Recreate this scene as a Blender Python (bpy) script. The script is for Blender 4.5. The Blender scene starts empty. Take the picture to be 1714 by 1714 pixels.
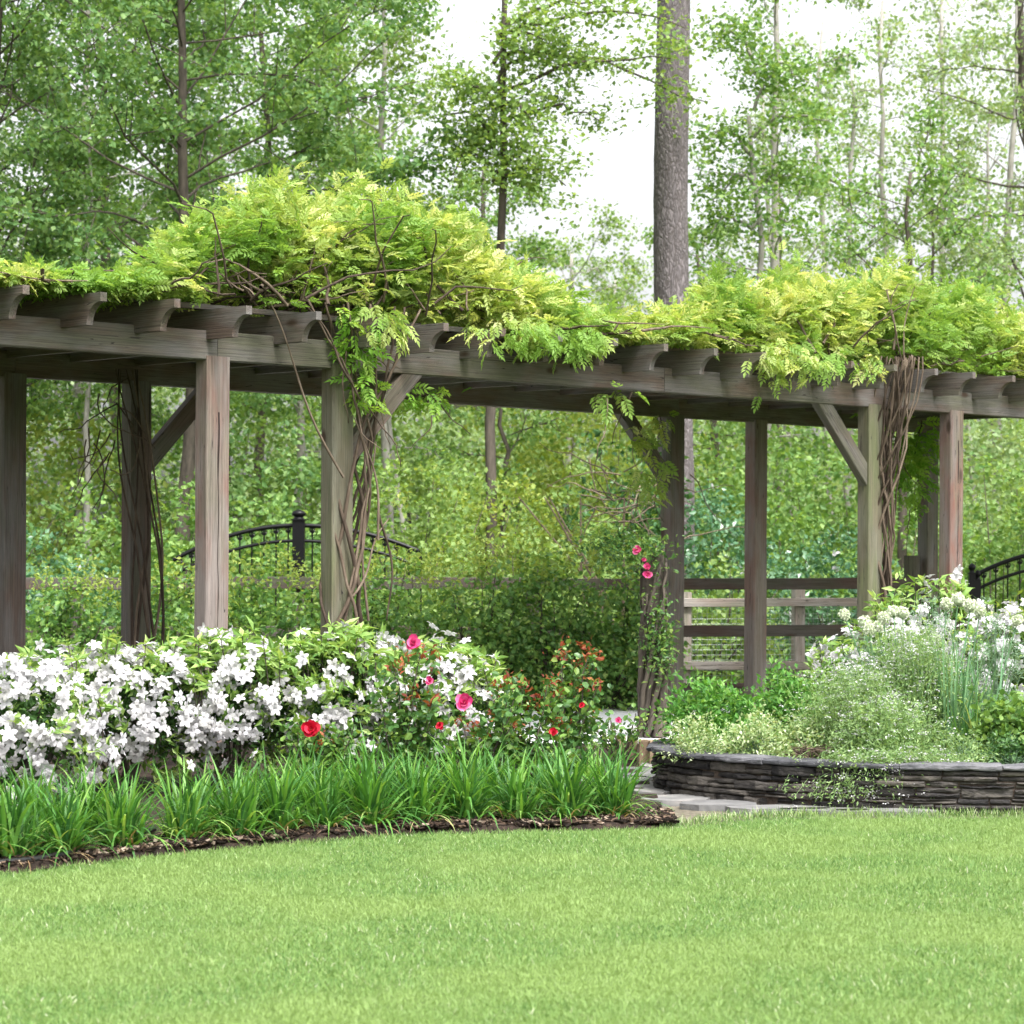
import bpy, math, random
import numpy as np
from mathutils import Vector, Matrix
R = math.radians
rng = np.random.default_rng(7)
random.seed(7)
SC = bpy.context.scene
COL = SC.collection

# ------------------------------------------------------------------ view geometry
F = 4250.0; CX = 857.0; HY = 927.0; ZC = 1.45
TH = R(44.7); CT, ST = math.cos(TH), math.sin(TH)
YC = 18.56; CC = YC * CT; WID = 2.335
def at(px, Y, z=0.0): return np.array([(px - CX) / F * Y, Y, z])
def zpx(py, Y): return ZC + (HY - py) * Y / F
def ground_Y(py): return F * ZC / (py - HY)
def row(px, w):                      # a point of the pergola's plan, w metres behind its front beam
    u = (px - CX) / F; Y = (CC + w) / (CT - u * ST); return u * Y, Y
def t_at(px, w):
    X, Y = row(px, w); return X * CT + (Y - YC) * ST
def pw(t, w, z=0.0): return np.array([t * CT - w * ST, YC + t * ST + w * CT, z])

# ------------------------------------------------------------------ mesh builder
class MB:
    def __init__(s): s.v = []; s.q = []; s.t = []; s.r = []; s.n = 0
    def add(s, v, q=None, t=None, r=0.5):
        v = np.asarray(v, dtype=np.float32).reshape(-1, 3)
        if q is not None and len(q): s.q.append(np.asarray(q, dtype=np.int32).reshape(-1, 4) + s.n)
        if t is not None and len(t): s.t.append(np.asarray(t, dtype=np.int32).reshape(-1, 3) + s.n)
        s.v.append(v); s.r.append(np.broadcast_to(np.asarray(r, dtype=np.float32), (len(v),))); s.n += len(v)
    def mesh(s, name, mats, smooth=False):
        me = bpy.data.meshes.new(name)
        v = np.concatenate(s.v); r = np.concatenate(s.r)
        q = np.concatenate(s.q) if s.q else np.zeros((0, 4), np.int32)
        t = np.concatenate(s.t) if s.t else np.zeros((0, 3), np.int32)
        me.vertices.add(len(v)); me.vertices.foreach_set('co', v.ravel())
        lp = np.concatenate([q.ravel(), t.ravel()]).astype(np.int32)
        st = np.concatenate([np.arange(len(q)) * 4, len(q) * 4 + np.arange(len(t)) * 3]).astype(np.int32)
        me.loops.add(len(lp)); me.loops.foreach_set('vertex_index', lp)
        me.polygons.add(len(st)); me.polygons.foreach_set('loop_start', st)
        me.update(calc_edges=True)
        me.polygons.foreach_set('use_smooth', np.full(len(st), smooth, dtype=bool))
        a = me.attributes.new('rnd', 'FLOAT', 'POINT'); a.data.foreach_set('value', np.ascontiguousarray(r))
        for m in (mats if isinstance(mats, (list, tuple)) else [mats]): me.materials.append(m)
        return me
    def obj(s, name, mat, parent=None, smooth=False):
        o = bpy.data.objects.new(name, s.mesh(name, mat, smooth)); COL.objects.link(o)
        if parent: o.parent = parent; o.matrix_parent_inverse = parent_inv(parent)
        return o
def parent_inv(p): return world(p).inverted()
def world(o):
    m = o.matrix_basis.copy()
    return (world(o.parent) @ o.matrix_parent_inverse @ m) if o.parent else m
def tag(o, label, cat, group=None, kind=None):
    o['label'] = label
    if cat: o['category'] = cat
    if group: o['group'] = group
    if kind: o['kind'] = kind
    return o
def thing(name, label, cat, loc=(0, 0, 0), rz=0, group=None):
    o = bpy.data.objects.new(name, None); COL.objects.link(o)
    o.location = tuple(float(a) for a in loc); o.rotation_euler = (0, 0, rz); o.empty_display_size = .1
    return tag(o, label, cat, group)
def unit(a): return a / np.maximum(np.linalg.norm(a, axis=-1, keepdims=True), 1e-9)

def frames(d, n):
    d = unit(d); x = unit(np.cross(d, n)); z = np.cross(x, d)
    return np.stack([x, d, z], axis=-1)           # columns x, y(axis), z(normal)
def scatter(mb, tv, tq, p, Rm, s, r, tt=None):
    tv = np.asarray(tv, np.float32); N = len(p); V = len(tv)
    if N == 0: return
    s = np.asarray(s, np.float32)
    if s.ndim == 1: s = s[:, None]
    loc = tv[None] * s[:, None, :] if s.shape[1] == 3 else tv[None] * s[:, :, None]
    w = np.einsum('nij,nvj->nvi', Rm, loc) + p[:, None, :]
    off = (np.arange(N) * V)[:, None, None]
    q = (np.asarray(tq)[None] + off).reshape(-1, 4) if tq is not None else None
    t = (np.asarray(tt)[None] + off).reshape(-1, 3) if tt is not None else None
    mb.add(w.reshape(-1, 3), q, t, np.repeat(r, V))
LEAF1 = ([(0, 0, 0), (.36, .45, .08), (0, 1, -.05), (-.36, .45, .08)], [(0, 1, 2, 3)])
LEAF2 = ([(0, 0, 0), (.24, .42, .09), (0, .5, 0), (-.24, .42, .09), (0, 1, -.1)], [(0, 1, 4, 2), (0, 2, 4, 3)])
LEAFR = ([(0, 0, 0), (.3, .2, .06), (.34, .62, .07), (0, 1, -.05), (-.34, .62, .07), (-.3, .2, .06), (0, .45, 0)],
         [(0, 1, 2, 6), (6, 2, 3, 4), (0, 6, 4, 5)])
def leaves(mb, p, size, tmpl=LEAF1, up=.7, droop=0.0, out=None, outw=.6, rg=rng, width=1.0):
    N = len(p)
    if N == 0: return
    n = unit(rg.normal(size=(N, 3)) + np.array([0, 0, up * 1.6]))
    d = rg.normal(size=(N, 3)); d[:, 2] -= droop
    if out is not None: d = d * .8 + unit(out) * outw * 1.6
    d = unit(d - n * np.sum(d * n, axis=1, keepdims=True) * .8)
    s = size * rg.uniform(.5, 1.4, N)
    S = np.stack([s * width, s, s], axis=1)
    scatter(mb, tmpl[0], tmpl[1], p, frames(d, n), S, rg.random(N))

def pinnate(pairs=4, L=1.0, lw=.115, ll=.50, droop=.30):
    V, Q = [], []
    def leaflet(b, d, s):
        d = unit(np.array(d, float)); side = unit(np.cross(d, (0, 0, 1.))); n = len(V)
        V.extend([b, b + d * ll * s * .45 + side * lw * s + (0, 0, .03), b + d * ll * s + (0, 0, -.06), b + d * ll * s * .45 - side * lw * s + (0, 0, .03)])
        Q.append((n, n + 1, n + 2, n + 3))
    for i in range(pairs):
        f = (i + 1.2) / (pairs + .8); b = np.array([0, f * L, -droop * f * f * L]); s = 1 - .45 * abs(f - .45)
        leaflet(b, (1, .7 + .5 * f, -.25 + .2 * (i % 2)), s); leaflet(b + np.array([0, .05, 0]), (-1, .95 - .3 * f, -.1 - .2 * (i % 2)), s * .92)
    leaflet(np.array([0, L * .98, -droop * L]), (0, 1, -.35), .95)
    n = len(V); V.extend([(-.008, 0, 0), (.008, 0, 0), (.004, L, -droop * L), (-.004, L, -droop * L)]); Q.append((n, n + 1, n + 2, n + 3))
    return np.array(V), Q
PIN = pinnate()
def pinnates(mb, p, d, size, rg=rng):
    N = len(p); n = unit(rg.normal(size=(N, 3)) * .55 + np.array([0, 0, 1.]))
    scatter(mb, PIN[0], PIN[1], p, frames(d, n), size * rg.uniform(.7, 1.2, N), rg.random(N))

def tube(mb, pts, rad, sides=6, r=.5):
    pts = np.asarray(pts, float); K = len(pts); rad = np.broadcast_to(np.asarray(rad, float), (K,))
    T = unit(np.gradient(pts, axis=0)); ref = np.array([0, 0, 1.]) if abs(T[0, 2]) < .9 else np.array([1., 0, 0])
    X = unit(ref - T * (T @ ref)[:, None]); Yv = np.cross(T, X)
    a = np.arange(sides) * 2 * math.pi / sides
    ring = pts[:, None] + rad[:, None, None] * (np.cos(a)[None, :, None] * X[:, None] + np.sin(a)[None, :, None] * Yv[:, None])
    i, j = np.meshgrid(np.arange(K - 1), np.arange(sides), indexing='ij'); j2 = (j + 1) % sides
    q = np.stack([i * sides + j, i * sides + j2, (i + 1) * sides + j2, (i + 1) * sides + j], axis=-1).reshape(-1, 4)
    cap = [(K - 1) * sides + k for k in range(sides)]
    t = [(cap[0], cap[k], cap[k + 1]) for k in range(1, sides - 1)]
    mb.add(ring.reshape(-1, 3), q, t, r)

def blades(mb, base, az, L, W, phi0, curl, nseg=5, rg=rng, r=None, twist=0.0):
    N = len(base); s = np.linspace(0, 1, nseg + 1)
    phi = phi0[:, None] + curl[:, None] * s[None] ** 1.5
    ds = (L / nseg)[:, None]
    hx = np.concatenate([np.zeros((N, 1)), np.cumsum(np.sin(phi[:, :-1]) * ds, axis=1)], axis=1)
    hz = np.concatenate([np.zeros((N, 1)), np.cumsum(np.cos(phi[:, :-1]) * ds, axis=1)], axis=1)
    D = np.stack([np.cos(az), np.sin(az)], -1)
    sa = az + math.pi / 2 + rg.normal(0, .35 + twist, N)
    S = np.stack([np.cos(sa), np.sin(sa), np.zeros(N)], -1)
    c = np.zeros((N, nseg + 1, 3)); c[:, :, :2] = hx[:, :, None] * D[:, None]; c[:, :, 2] = hz; c += base[:, None]
    w = (W[:, None] * .5 * (np.minimum(1, .55 + s * 2)[None]) * (1 - s[None] ** 2.2) + W[:, None] * .03)
    v = np.stack([c - S[:, None] * w[..., None], c + S[:, None] * w[..., None]], axis=2).reshape(-1, 3)
    k = nseg + 1; i = np.arange(nseg); b = (np.arange(N) * k * 2)[:, None, None]
    q = np.stack([i * 2, i * 2 + 1, i * 2 + 3, i * 2 + 2], -1)[None] + b
    if r is None: r = rg.random(N)
    mb.add(v, q.reshape(-1, 4), None, np.repeat(r, k * 2))

def box(mb, x0, x1, y0, y1, z0, z1, r=.5, b=0.0):
    v = [(x, y, z) for z in (z0, z1) for y in (y0, y1) for x in (x0, x1)]
    mb.add(v, [(0, 2, 3, 1), (4, 5, 7, 6), (0, 1, 5, 4), (2, 6, 7, 3), (0, 4, 6, 2), (1, 3, 7, 5)], None, r)
def extrude(mb, prof, x0, x1, r=.5):              # (y, z) profile, fan-free: convex or star-shaped round prof[0]
    n = len(prof); v = [(x0, y, z) for y, z in prof] + [(x1, y, z) for y, z in prof]
    q = [(i, (i + 1) % n, n + (i + 1) % n, n + i) for i in range(n)]
    t = []
    for i in range(1, n - 1): t += [(0, i + 1, i), (n, n + i, n + i + 1)]
    mb.add(v, q, t, r)

# ------------------------------------------------------------------ materials
def mat(name): 
    m = bpy.data.materials.new(name); m.use_nodes = True; nt = m.node_tree; nt.nodes.clear(); return m, nt
def N(nt, typ, **kw):
    n = nt.nodes.new(typ)
    for k, v in kw.items():
        if k.startswith('i_'): n.inputs[k[2:].replace('_', ' ')].default_value = v
        else: setattr(n, k, v)
    return n
def ramp(nt, stops, fac, interp='LINEAR'):
    n = nt.nodes.new('ShaderNodeValToRGB'); cr = n.color_ramp; cr.interpolation = interp
    while len(cr.elements) < len(stops): cr.elements.new(.5)
    for e, (p, c) in zip(cr.elements, stops): e.position = p; e.color = (*c, 1)
    nt.links.new(fac, n.inputs['Fac']); return n.outputs['Color']
def mix(nt, a, b, fac, typ='MIX'):
    n = nt.nodes.new('ShaderNodeMix'); n.data_type = 'RGBA'; n.blend_type = typ
    for s, v in ((n.inputs[0], fac), (n.inputs[6], a), (n.inputs[7], b)):
        if isinstance(v, bpy.types.NodeSocket): nt.links.new(v, s)
        else: s.default_value = v if not isinstance(v, tuple) else (*v, 1)
    return n.outputs[2]
def leafmat(name, stops, trans=.4, tcol=None, rough=.5, spec=.3, patch=None):
    m, nt = mat(name); L = nt.links
    a = N(nt, 'ShaderNodeAttribute', attribute_name='rnd')
    c = ramp(nt, stops, a.outputs['Fac'])
    if patch:
        tc = N(nt, 'ShaderNodeTexCoord'); no = N(nt, 'ShaderNodeTexNoise'); no.inputs['Scale'].default_value = patch[0]; no.inputs['Detail'].default_value = 2
        L.new(tc.outputs['Object'], no.inputs['Vector'])
        mr = N(nt, 'ShaderNodeMapRange'); mr.inputs[1].default_value = .42; mr.inputs[2].default_value = .6; L.new(no.outputs['Fac'], mr.inputs[0])
        c = mix(nt, c, patch[1], mr.outputs[0])
    p = N(nt, 'ShaderNodeBsdfPrincipled'); p.inputs['Roughness'].default_value = rough; p.inputs['Specular IOR Level'].default_value = spec
    L.new(c, p.inputs['Base Color'])
    t = N(nt, 'ShaderNodeBsdfTranslucent'); tc2 = mix(nt, c, tcol or (1.35, 1.25, .55), 1.0, 'MULTIPLY'); L.new(tc2, t.inputs['Color'])
    mx = N(nt, 'ShaderNodeMixShader'); mx.inputs[0].default_value = trans
    L.new(p.outputs[0], mx.inputs[1]); L.new(t.outputs[0], mx.inputs[2])
    o = N(nt, 'ShaderNodeOutputMaterial'); L.new(mx.outputs[0], o.inputs[0]); return m
def solid(name, col, rough=.6, spec=.4, metal=0):
    m, nt = mat(name); p = N(nt, 'ShaderNodeBsdfPrincipled'); p.inputs['Base Color'].default_value = (*col, 1)
    p.inputs['Roughness'].default_value = rough; p.inputs['Specular IOR Level'].default_value = spec; p.inputs['Metallic'].default_value = metal
    o = N(nt, 'ShaderNodeOutputMaterial'); nt.links.new(p.outputs[0], o.inputs[0]); return m
def noisemat(name, stops, scale=(1, 1, 1), ns=8.0, detail=8, rough=.85, bump=.3, bs=30.0, coords='Object', spec=.2, rnd=0.0):
    m, nt = mat(name); L = nt.links
    tc = N(nt, 'ShaderNodeTexCoord'); mp = N(nt, 'ShaderNodeMapping'); mp.inputs['Scale'].default_value = scale
    L.new(tc.outputs[coords], mp.inputs['Vector'])
    no = N(nt, 'ShaderNodeTexNoise'); no.inputs['Scale'].default_value = ns; no.inputs['Detail'].default_value = detail; no.inputs['Roughness'].default_value = .65
    L.new(mp.outputs[0], no.inputs['Vector'])
    fac = no.outputs['Fac']
    if rnd:
        a = N(nt, 'ShaderNodeAttribute', attribute_name='rnd')
        ad = N(nt, 'ShaderNodeMath', operation='MULTIPLY_ADD'); L.new(a.outputs['Fac'], ad.inputs[0]); ad.inputs[1].default_value = rnd; 
        sb = N(nt, 'ShaderNodeMath', operation='SUBTRACT'); L.new(no.outputs['Fac'], sb.inputs[0]); sb.inputs[1].default_value = rnd / 2; L.new(sb.outputs[0], ad.inputs[2]); fac = ad.outputs[0]
    c = ramp(nt, stops, fac)
    p = N(nt, 'ShaderNodeBsdfPrincipled'); p.inputs['Roughness'].default_value = rough; p.inputs['Specular IOR Level'].default_value = spec
    L.new(c, p.inputs['Base Color'])
    n2 = N(nt, 'ShaderNodeTexNoise'); n2.inputs['Scale'].default_value = bs; n2.inputs['Detail'].default_value = 6; L.new(mp.outputs[0], n2.inputs['Vector'])
    bp = N(nt, 'ShaderNodeBump'); bp.inputs['Strength'].default_value = bump; bp.inputs['Distance'].default_value = .02; L.new(n2.outputs['Fac'], bp.inputs['Height']); L.new(bp.outputs[0], p.inputs['Normal'])
    o = N(nt, 'ShaderNodeOutputMaterial'); L.new(p.outputs[0], o.inputs[0]); return m
def woodmat(name, grey, brown, green, amt=(.42, .60), dark=.62):
    """weathered timber, grain along the part's own X axis"""
    m, nt = mat(name); L = nt.links
    tc = N(nt, 'ShaderNodeTexCoord'); oi = N(nt, 'ShaderNodeObjectInfo')
    off = N(nt, 'ShaderNodeVectorMath', operation='SCALE'); cb = N(nt, 'ShaderNodeCombineXYZ')
    for k in range(3): L.new(oi.outputs['Random'], cb.inputs[k])
    L.new(cb.outputs[0], off.inputs[0]); off.inputs['Scale'].default_value = 37.0
    ad = N(nt, 'ShaderNodeVectorMath', operation='ADD'); L.new(tc.outputs['Object'], ad.inputs[0]); L.new(off.outputs[0], ad.inputs[1])
    def noise(sc, s, det=6, ro=.6):
        mp = N(nt, 'ShaderNodeMapping'); mp.inputs['Scale'].default_value = sc; L.new(ad.outputs[0], mp.inputs['Vector'])
        n = N(nt, 'ShaderNodeTexNoise'); n.inputs['Scale'].default_value = s; n.inputs['Detail'].default_value = det; n.inputs['Roughness'].default_value = ro
        n.inputs['Distortion'].default_value = .12
        L.new(mp.outputs[0], n.inputs['Vector']); return n.outputs['Fac']
    grain = noise((.3, 20, 20), 6); patch = noise((.9, 3, 3), 1.6, 3); patch2 = noise((.5, 2.2, 2.2), 2.3, 3); fine = noise((1.2, 30, 30), 7)
    def rr(f, a, b):
        r_ = N(nt, 'ShaderNodeMapRange'); r_.inputs[1].default_value = a; r_.inputs[2].default_value = b; L.new(f, r_.inputs[0]); return r_.outputs[0]
    c = mix(nt, grey, brown, rr(patch, *amt)); c = mix(nt, c, green, rr(patch2, .48, .66))
    g = ramp(nt, [(.3, (dark, dark, dark)), (.5, (.95, .95, .95)), (.75, (1.25, 1.22, 1.2))], grain)
    c = mix(nt, c, g, 1.0, 'MULTIPLY')
    g2 = ramp(nt, [(.3, (.7, .7, .7)), (.6, (1.1, 1.1, 1.1))], fine); c = mix(nt, c, g2, .7, 'MULTIPLY')
    # checks: long thin drying cracks
    cr = noise((.16, 9, 9), 3.1, 2, .4); crm = N(nt, 'ShaderNodeMath', operation='COMPARE'); L.new(cr, crm.inputs[0]); crm.inputs[1].default_value = .55; crm.inputs[2].default_value = .0035
    c = mix(nt, c, (.035, .03, .028), crm.outputs[0])
    # knots
    mpv = N(nt, 'ShaderNodeMapping'); mpv.inputs['Scale'].default_value = (1.3, 3.2, 3.2); L.new(ad.outputs[0], mpv.inputs['Vector'])
    vo = N(nt, 'ShaderNodeTexVoronoi'); vo.inputs['Scale'].default_value = 1.0; L.new(mpv.outputs[0], vo.inputs['Vector'])
    c = mix(nt, c, (.06, .04, .03), rr(vo.outputs['Distance'], .10, .045))
    p = N(nt, 'ShaderNodeBsdfPrincipled'); p.inputs['Roughness'].default_value = .8; p.inputs['Specular IOR Level'].default_value = .25; L.new(c, p.inputs['Base Color'])
    bp = N(nt, 'ShaderNodeBump'); bp.inputs['Strength'].default_value = .5; bp.inputs['Distance'].default_value = .01; L.new(grain, bp.inputs['Height']); L.new(bp.outputs[0], p.inputs['Normal'])
    o = N(nt, 'ShaderNodeOutputMaterial'); L.new(p.outputs[0], o.inputs[0]); return m

M = {}
M['wood'] = woodmat('weathered_wood', (.148, .137, .13), (.125, .092, .076), (.11, .108, .078))
M['wood_pink'] = woodmat('pinkish_weathered_wood', (.215, .185, .17), (.19, .125, .105), (.17, .15, .12), dark=.66)
M['wood_red'] = woodmat('red_stained_wood', (.185, .155, .142), (.19, .098, .078), (.155, .14, .10), dark=.66)
M['wood_green'] = woodmat('greenish_weathered_wood', (.165, .16, .12), (.14, .125, .085), (.13, .14, .075), dark=.62)
M['check'] = solid('dark_wood_check', (.03, .022, .02), .9, .1)
M['fence'] = woodmat('fence_wood', (.10, .088, .078), (.09, .06, .05), (.075, .075, .05))
M['fence_sunlit'] = woodmat('sunlit_tone_fence_wood', (.44, .40, .37), (.36, .30, .26), (.32, .31, .24))  # sunlight on the rear fence is put into this pale wood tone
M['iron'] = solid('black_iron', (.004, .004, .005), .4, .25)
M['vine_bark'] = noisemat('vine_bark', [(.3, (.045, .032, .024)), (.6, (.12, .09, .066)), (.8, (.21, .165, .125))], (1, 1, .2), 22, rnd=.4)
M['bark_dark'] = noisemat('dark_bark', [(.3, (.035, .03, .025)), (.7, (.12, .10, .08))], (1, 1, .25), 14, rnd=.2)
M['bark_pale'] = noisemat('pale_bark', [(.3, (.16, .15, .13)), (.7, (.40, .38, .34))], (1, 1, .35), 10, rnd=.2)
def pine_bark():
    m, nt = mat('pine_bark'); L = nt.links
    tc = N(nt, 'ShaderNodeTexCoord'); mp = N(nt, 'ShaderNodeMapping'); mp.inputs['Scale'].default_value = (1, 1, .33); L.new(tc.outputs['Object'], mp.inputs['Vector'])
    no = N(nt, 'ShaderNodeTexNoise'); no.inputs['Scale'].default_value = 9; L.new(mp.outputs[0], no.inputs['Vector'])
    mv = mix(nt, mp.outputs[0], no.outputs['Color'], .22)
    vo = N(nt, 'ShaderNodeTexVoronoi', feature='DISTANCE_TO_EDGE'); vo.inputs['Scale'].default_value = 24; L.new(mv, vo.inputs['Vector'])
    vc = N(nt, 'ShaderNodeTexVoronoi'); vc.inputs['Scale'].default_value = 24; L.new(mv, vc.inputs['Vector'])
    c1 = ramp(nt, [(0, (.10, .088, .09)), (1, (.20, .175, .18))], vc.outputs['Color'])
    c = mix(nt, (.07, .058, .055), c1, ramp(nt, [(0, (0, 0, 0)), (.16, (1, 1, 1))], vo.outputs['Distance']))
    p = N(nt, 'ShaderNodeBsdfPrincipled'); p.inputs['Roughness'].default_value = .9; L.new(c, p.inputs['Base Color'])
    bp = N(nt, 'ShaderNodeBump'); bp.inputs['Distance'].default_value = .04; bp.inputs['Strength'].default_value = .8; L.new(vo.outputs['Distance'], bp.inputs['Height']); L.new(bp.outputs[0], p.inputs['Normal'])
    o = N(nt, 'ShaderNodeOutputMaterial'); L.new(p.outputs[0], o.inputs[0]); return m
M['pine'] = pine_bark()
M['lf_oak'] = leafmat('oak_leaf', [(0, (.075, .165, .055)), (.5, (.145, .275, .09)), (1, (.26, .39, .15))], .45)
M['lf_mid'] = leafmat('mid_green_leaf', [(0, (.085, .185, .05)), (.5, (.165, .295, .08)), (1, (.28, .42, .13))], .42)
M['lf_light'] = leafmat('light_green_leaf', [(0, (.12, .21, .06)), (.5, (.2, .32, .09)), (1, (.32, .44, .15))], .45)
M['lf_yel'] = leafmat('yellow_green_leaf', [(0, (.15, .24, .05)), (.5, (.26, .36, .08)), (1, (.38, .44, .12))], .45)
M['lf_haze'] = leafmat('haze_pale_leaf', [(0, (.15, .24, .10)), (.5, (.23, .34, .15)), (1, (.36, .46, .25))], .45)  # washed-out leaf colour stands in for haze over the far trees
M['lf_blue'] = leafmat('glossy_leaf', [(0, (.04, .12, .06)), (.5, (.08, .2, .09)), (1, (.16, .3, .16))], .3, rough=.3, spec=.6)
M['lf_dark'] = leafmat('dark_leaf', [(0, (.025, .07, .025)), (.6, (.05, .13, .035)), (1, (.10, .21, .06))], .3, rough=.4, spec=.4)
M['lf_wist'] = leafmat('wisteria_leaf', [(0, (.19, .31, .07)), (.4, (.37, .48, .13)), (.75, (.54, .61, .22)), (1, (.68, .70, .36))], .5, tcol=(1.2, 1.12, .6), patch=(1.3, (.22, .38, .08)))
M['lf_wist_g'] = leafmat('green_vine_leaf', [(0, (.10, .24, .03)), (.5, (.18, .36, .05)), (1, (.32, .48, .10))], .5)
M['lf_rose'] = leafmat('rose_leaf', [(0, (.04, .11, .03)), (.5, (.09, .20, .05)), (.85, (.18, .31, .07)), (1, (.22, .30, .07))], .35, rough=.35, spec=.45)
M['lf_hedge'] = leafmat('hedge_rose_leaf', [(0, (.07, .17, .045)), (.5, (.14, .28, .075)), (.85, (.24, .39, .10)), (1, (.34, .44, .14))], .4, rough=.4, spec=.4)
M['lf_red'] = leafmat('red_new_leaf', [(0, (.14, .03, .02)), (.5, (.30, .07, .035)), (1, (.40, .16, .06))], .4)
M['lf_azalea'] = leafmat('azalea_leaf', [(0, (.12, .23, .05)), (.5, (.25, .41, .11)), (1, (.42, .55, .21))], .4)
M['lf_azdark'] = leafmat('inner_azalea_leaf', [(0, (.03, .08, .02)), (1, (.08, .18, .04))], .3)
M['white_petal'] = leafmat('white_petal', [(0, (.44, .44, .46)), (.12, (.52, .51, .50)), (1, (.66, .65, .68))], .32, tcol=(1, 1, 1), rough=.6, spec=.15)
M['cream'] = leafmat('cream_floret', [(0, (.50, .58, .38)), (1, (.80, .82, .70))], .2, tcol=(1, 1, .9))
M['pink'] = leafmat('pink_petal', [(0, (.50, .03, .13)), (.5, (.68, .07, .25)), (1, (.78, .22, .42))], .3, tcol=(1, .8, .9))
M['red'] = leafmat('red_petal', [(0, (.38, .004, .02)), (.6, (.6, .015, .05)), (1, (.7, .06, .10))], .3, tcol=(1, .6, .6))
M['lily'] = leafmat('daylily_blade', [(0, (.035, .115, .03)), (.5, (.085, .24, .045)), (.8, (.17, .35, .065)), (.93, (.33, .45, .13)), (1, (.46, .48, .25))], .38, rough=.45, spec=.35)
M['onion'] = leafmat('glaucous_blade', [(0, (.08, .2, .09)), (1, (.2, .36, .18))], .25, rough=.4)
M['froth'] = leafmat('ferny_leaf', [(0, (.15, .27, .10)), (1, (.33, .46, .20))], .4)
M['varieg'] = leafmat('variegated_leaf', [(0, (.15, .27, .09)), (.5, (.32, .43, .19)), (1, (.60, .66, .46))], .35)
M['herb'] = leafmat('bright_herb_leaf', [(0, (.05, .16, .03)), (.6, (.12, .30, .06)), (1, (.24, .42, .11))], .4)
M['rosem'] = leafmat('needle_leaf', [(0, (.10, .19, .11)), (1, (.24, .36, .22))], .25)
M['dry'] = leafmat('dry_leaf', [(0, (.22, .13, .07)), (1, (.5, .38, .22))], .2)
M['grass'] = leafmat('lawn_blade', [(0, (.05, .12, .035)), (.3, (.135, .25, .07)), (.7, (.235, .355, .11)), (.86, (.36, .44, .20)), (1, (.60, .60, .46))], .33, rough=.5, spec=.3, tcol=(1.2, 1.15, .8), patch=(.9, (.235, .34, .11)))
M['lawn'] = noisemat('lawn_ground', [(.3, (.06, .10, .025)), (.7, (.13, .2, .05))], ns=30, bump=.8)
M['ground'] = noisemat('woodland_ground', [(.3, (.05, .055, .025)), (.6, (.09, .11, .04)), (.8, (.12, .17, .06))], ns=3)
M['mulch'] = noisemat('mulch_ground', [(.3, (.010, .007, .006)), (.55, (.028, .019, .014)), (.8, (.08, .052, .038))], ns=25, bump=1)
M['chip'] = noisemat('bark_chip', [(.3, (.012, .008, .006)), (.65, (.045, .028, .02)), (.8, (.13, .085, .06)), (1, (.3, .24, .19))], ns=3, rnd=1.0)
M['soil'] = noisemat('bed_soil', [(.3, (.03, .022, .018)), (.7, (.10, .075, .06))], ns=18, bump=.8)
M['slate'] = noisemat('stacked_slate', [(.25, (.016, .015, .016)), (.5, (.048, .043, .040)), (.8, (.13, .115, .10))], (1, 1, 2.5), 9, rough=.75, bump=.9, bs=22, rnd=.45)
M['capstone'] = noisemat('cap_slate', [(.25, (.035, .035, .04)), (.5, (.085, .085, .095)), (.8, (.19, .185, .2))], (1, 1, 2), 7, rough=.6, bump=.5, rnd=.35)
M['flag'] = noisemat('flagstone', [(.3, (.11, .11, .112)), (.6, (.21, .205, .20)), (.8, (.30, .28, .265))], ns=5, bump=.25, rnd=.3)
M['grit'] = noisemat('gritty_soil', [(.3, (.06, .055, .04)), (.55, (.15, .13, .10)), (.75, (.22, .24, .14))], ns=20, bump=.6)
M['path'] = noisemat('pale_path', [(.3, (.66, .66, .68)), (.7, (.80, .80, .81))], ns=6, bump=.1)
M['edging'] = noisemat('tan_edging', [(.3, (.16, .11, .07)), (.7, (.40, .30, .21))], (1, 1, .3), 12, rnd=.3)
M['rubber'] = solid('black_rubber', (.014, .014, .015), .45, .4)
M['wire'] = solid('galvanised_wire', (.35, .36, .36), .5, .5, .6)

# ------------------------------------------------------------------ camera, world, sun
cam = bpy.data.cameras.new('camera'); co = bpy.data.objects.new('camera', cam); COL.objects.link(co); SC.camera = co
co.location = (0, 0, ZC); co.rotation_euler = (R(90), R(-.25), 0)
cam.sensor_width = 36; cam.lens = F / 1714 * 36; cam.shift_y = (HY - 857) / 1714; cam.clip_end = 400
cam.dof.use_dof = True; cam.dof.focus_distance = 15.5; cam.dof.aperture_fstop = 5.3
w = bpy.data.worlds.new('World'); SC.world = w; w.use_nodes = True; nt = w.node_tree; nt.nodes.clear()
SUN_EL, SUN_AZ = 58.0, 150.0          # azimuth clockwise from +Y
sk = N(nt, 'ShaderNodeTexSky', sky_type='NISHITA'); sk.sun_disc = False; sk.sun_elevation = R(SUN_EL); sk.sun_rotation = R(SUN_AZ)
sk.air_density = 1.0; sk.dust_density = 6.0; sk.ozone_density = 1.0
hs = N(nt, 'ShaderNodeHueSaturation'); hs.inputs['Saturation'].default_value = .14; nt.links.new(sk.outputs[0], hs.inputs['Color'])
bg = N(nt, 'ShaderNodeBackground'); bg.inputs['Strength'].default_value = .15; nt.links.new(hs.outputs[0], bg.inputs['Color'])
ow = N(nt, 'ShaderNodeOutputWorld'); nt.links.new(bg.outputs[0], ow.inputs[0])
sl = bpy.data.lights.new('sun', 'SUN'); sl.energy = 1.15; sl.angle = R(10); sl.color = (1, .965, .9)
so = bpy.data.objects.new('sun', sl); COL.objects.link(so)
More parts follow.
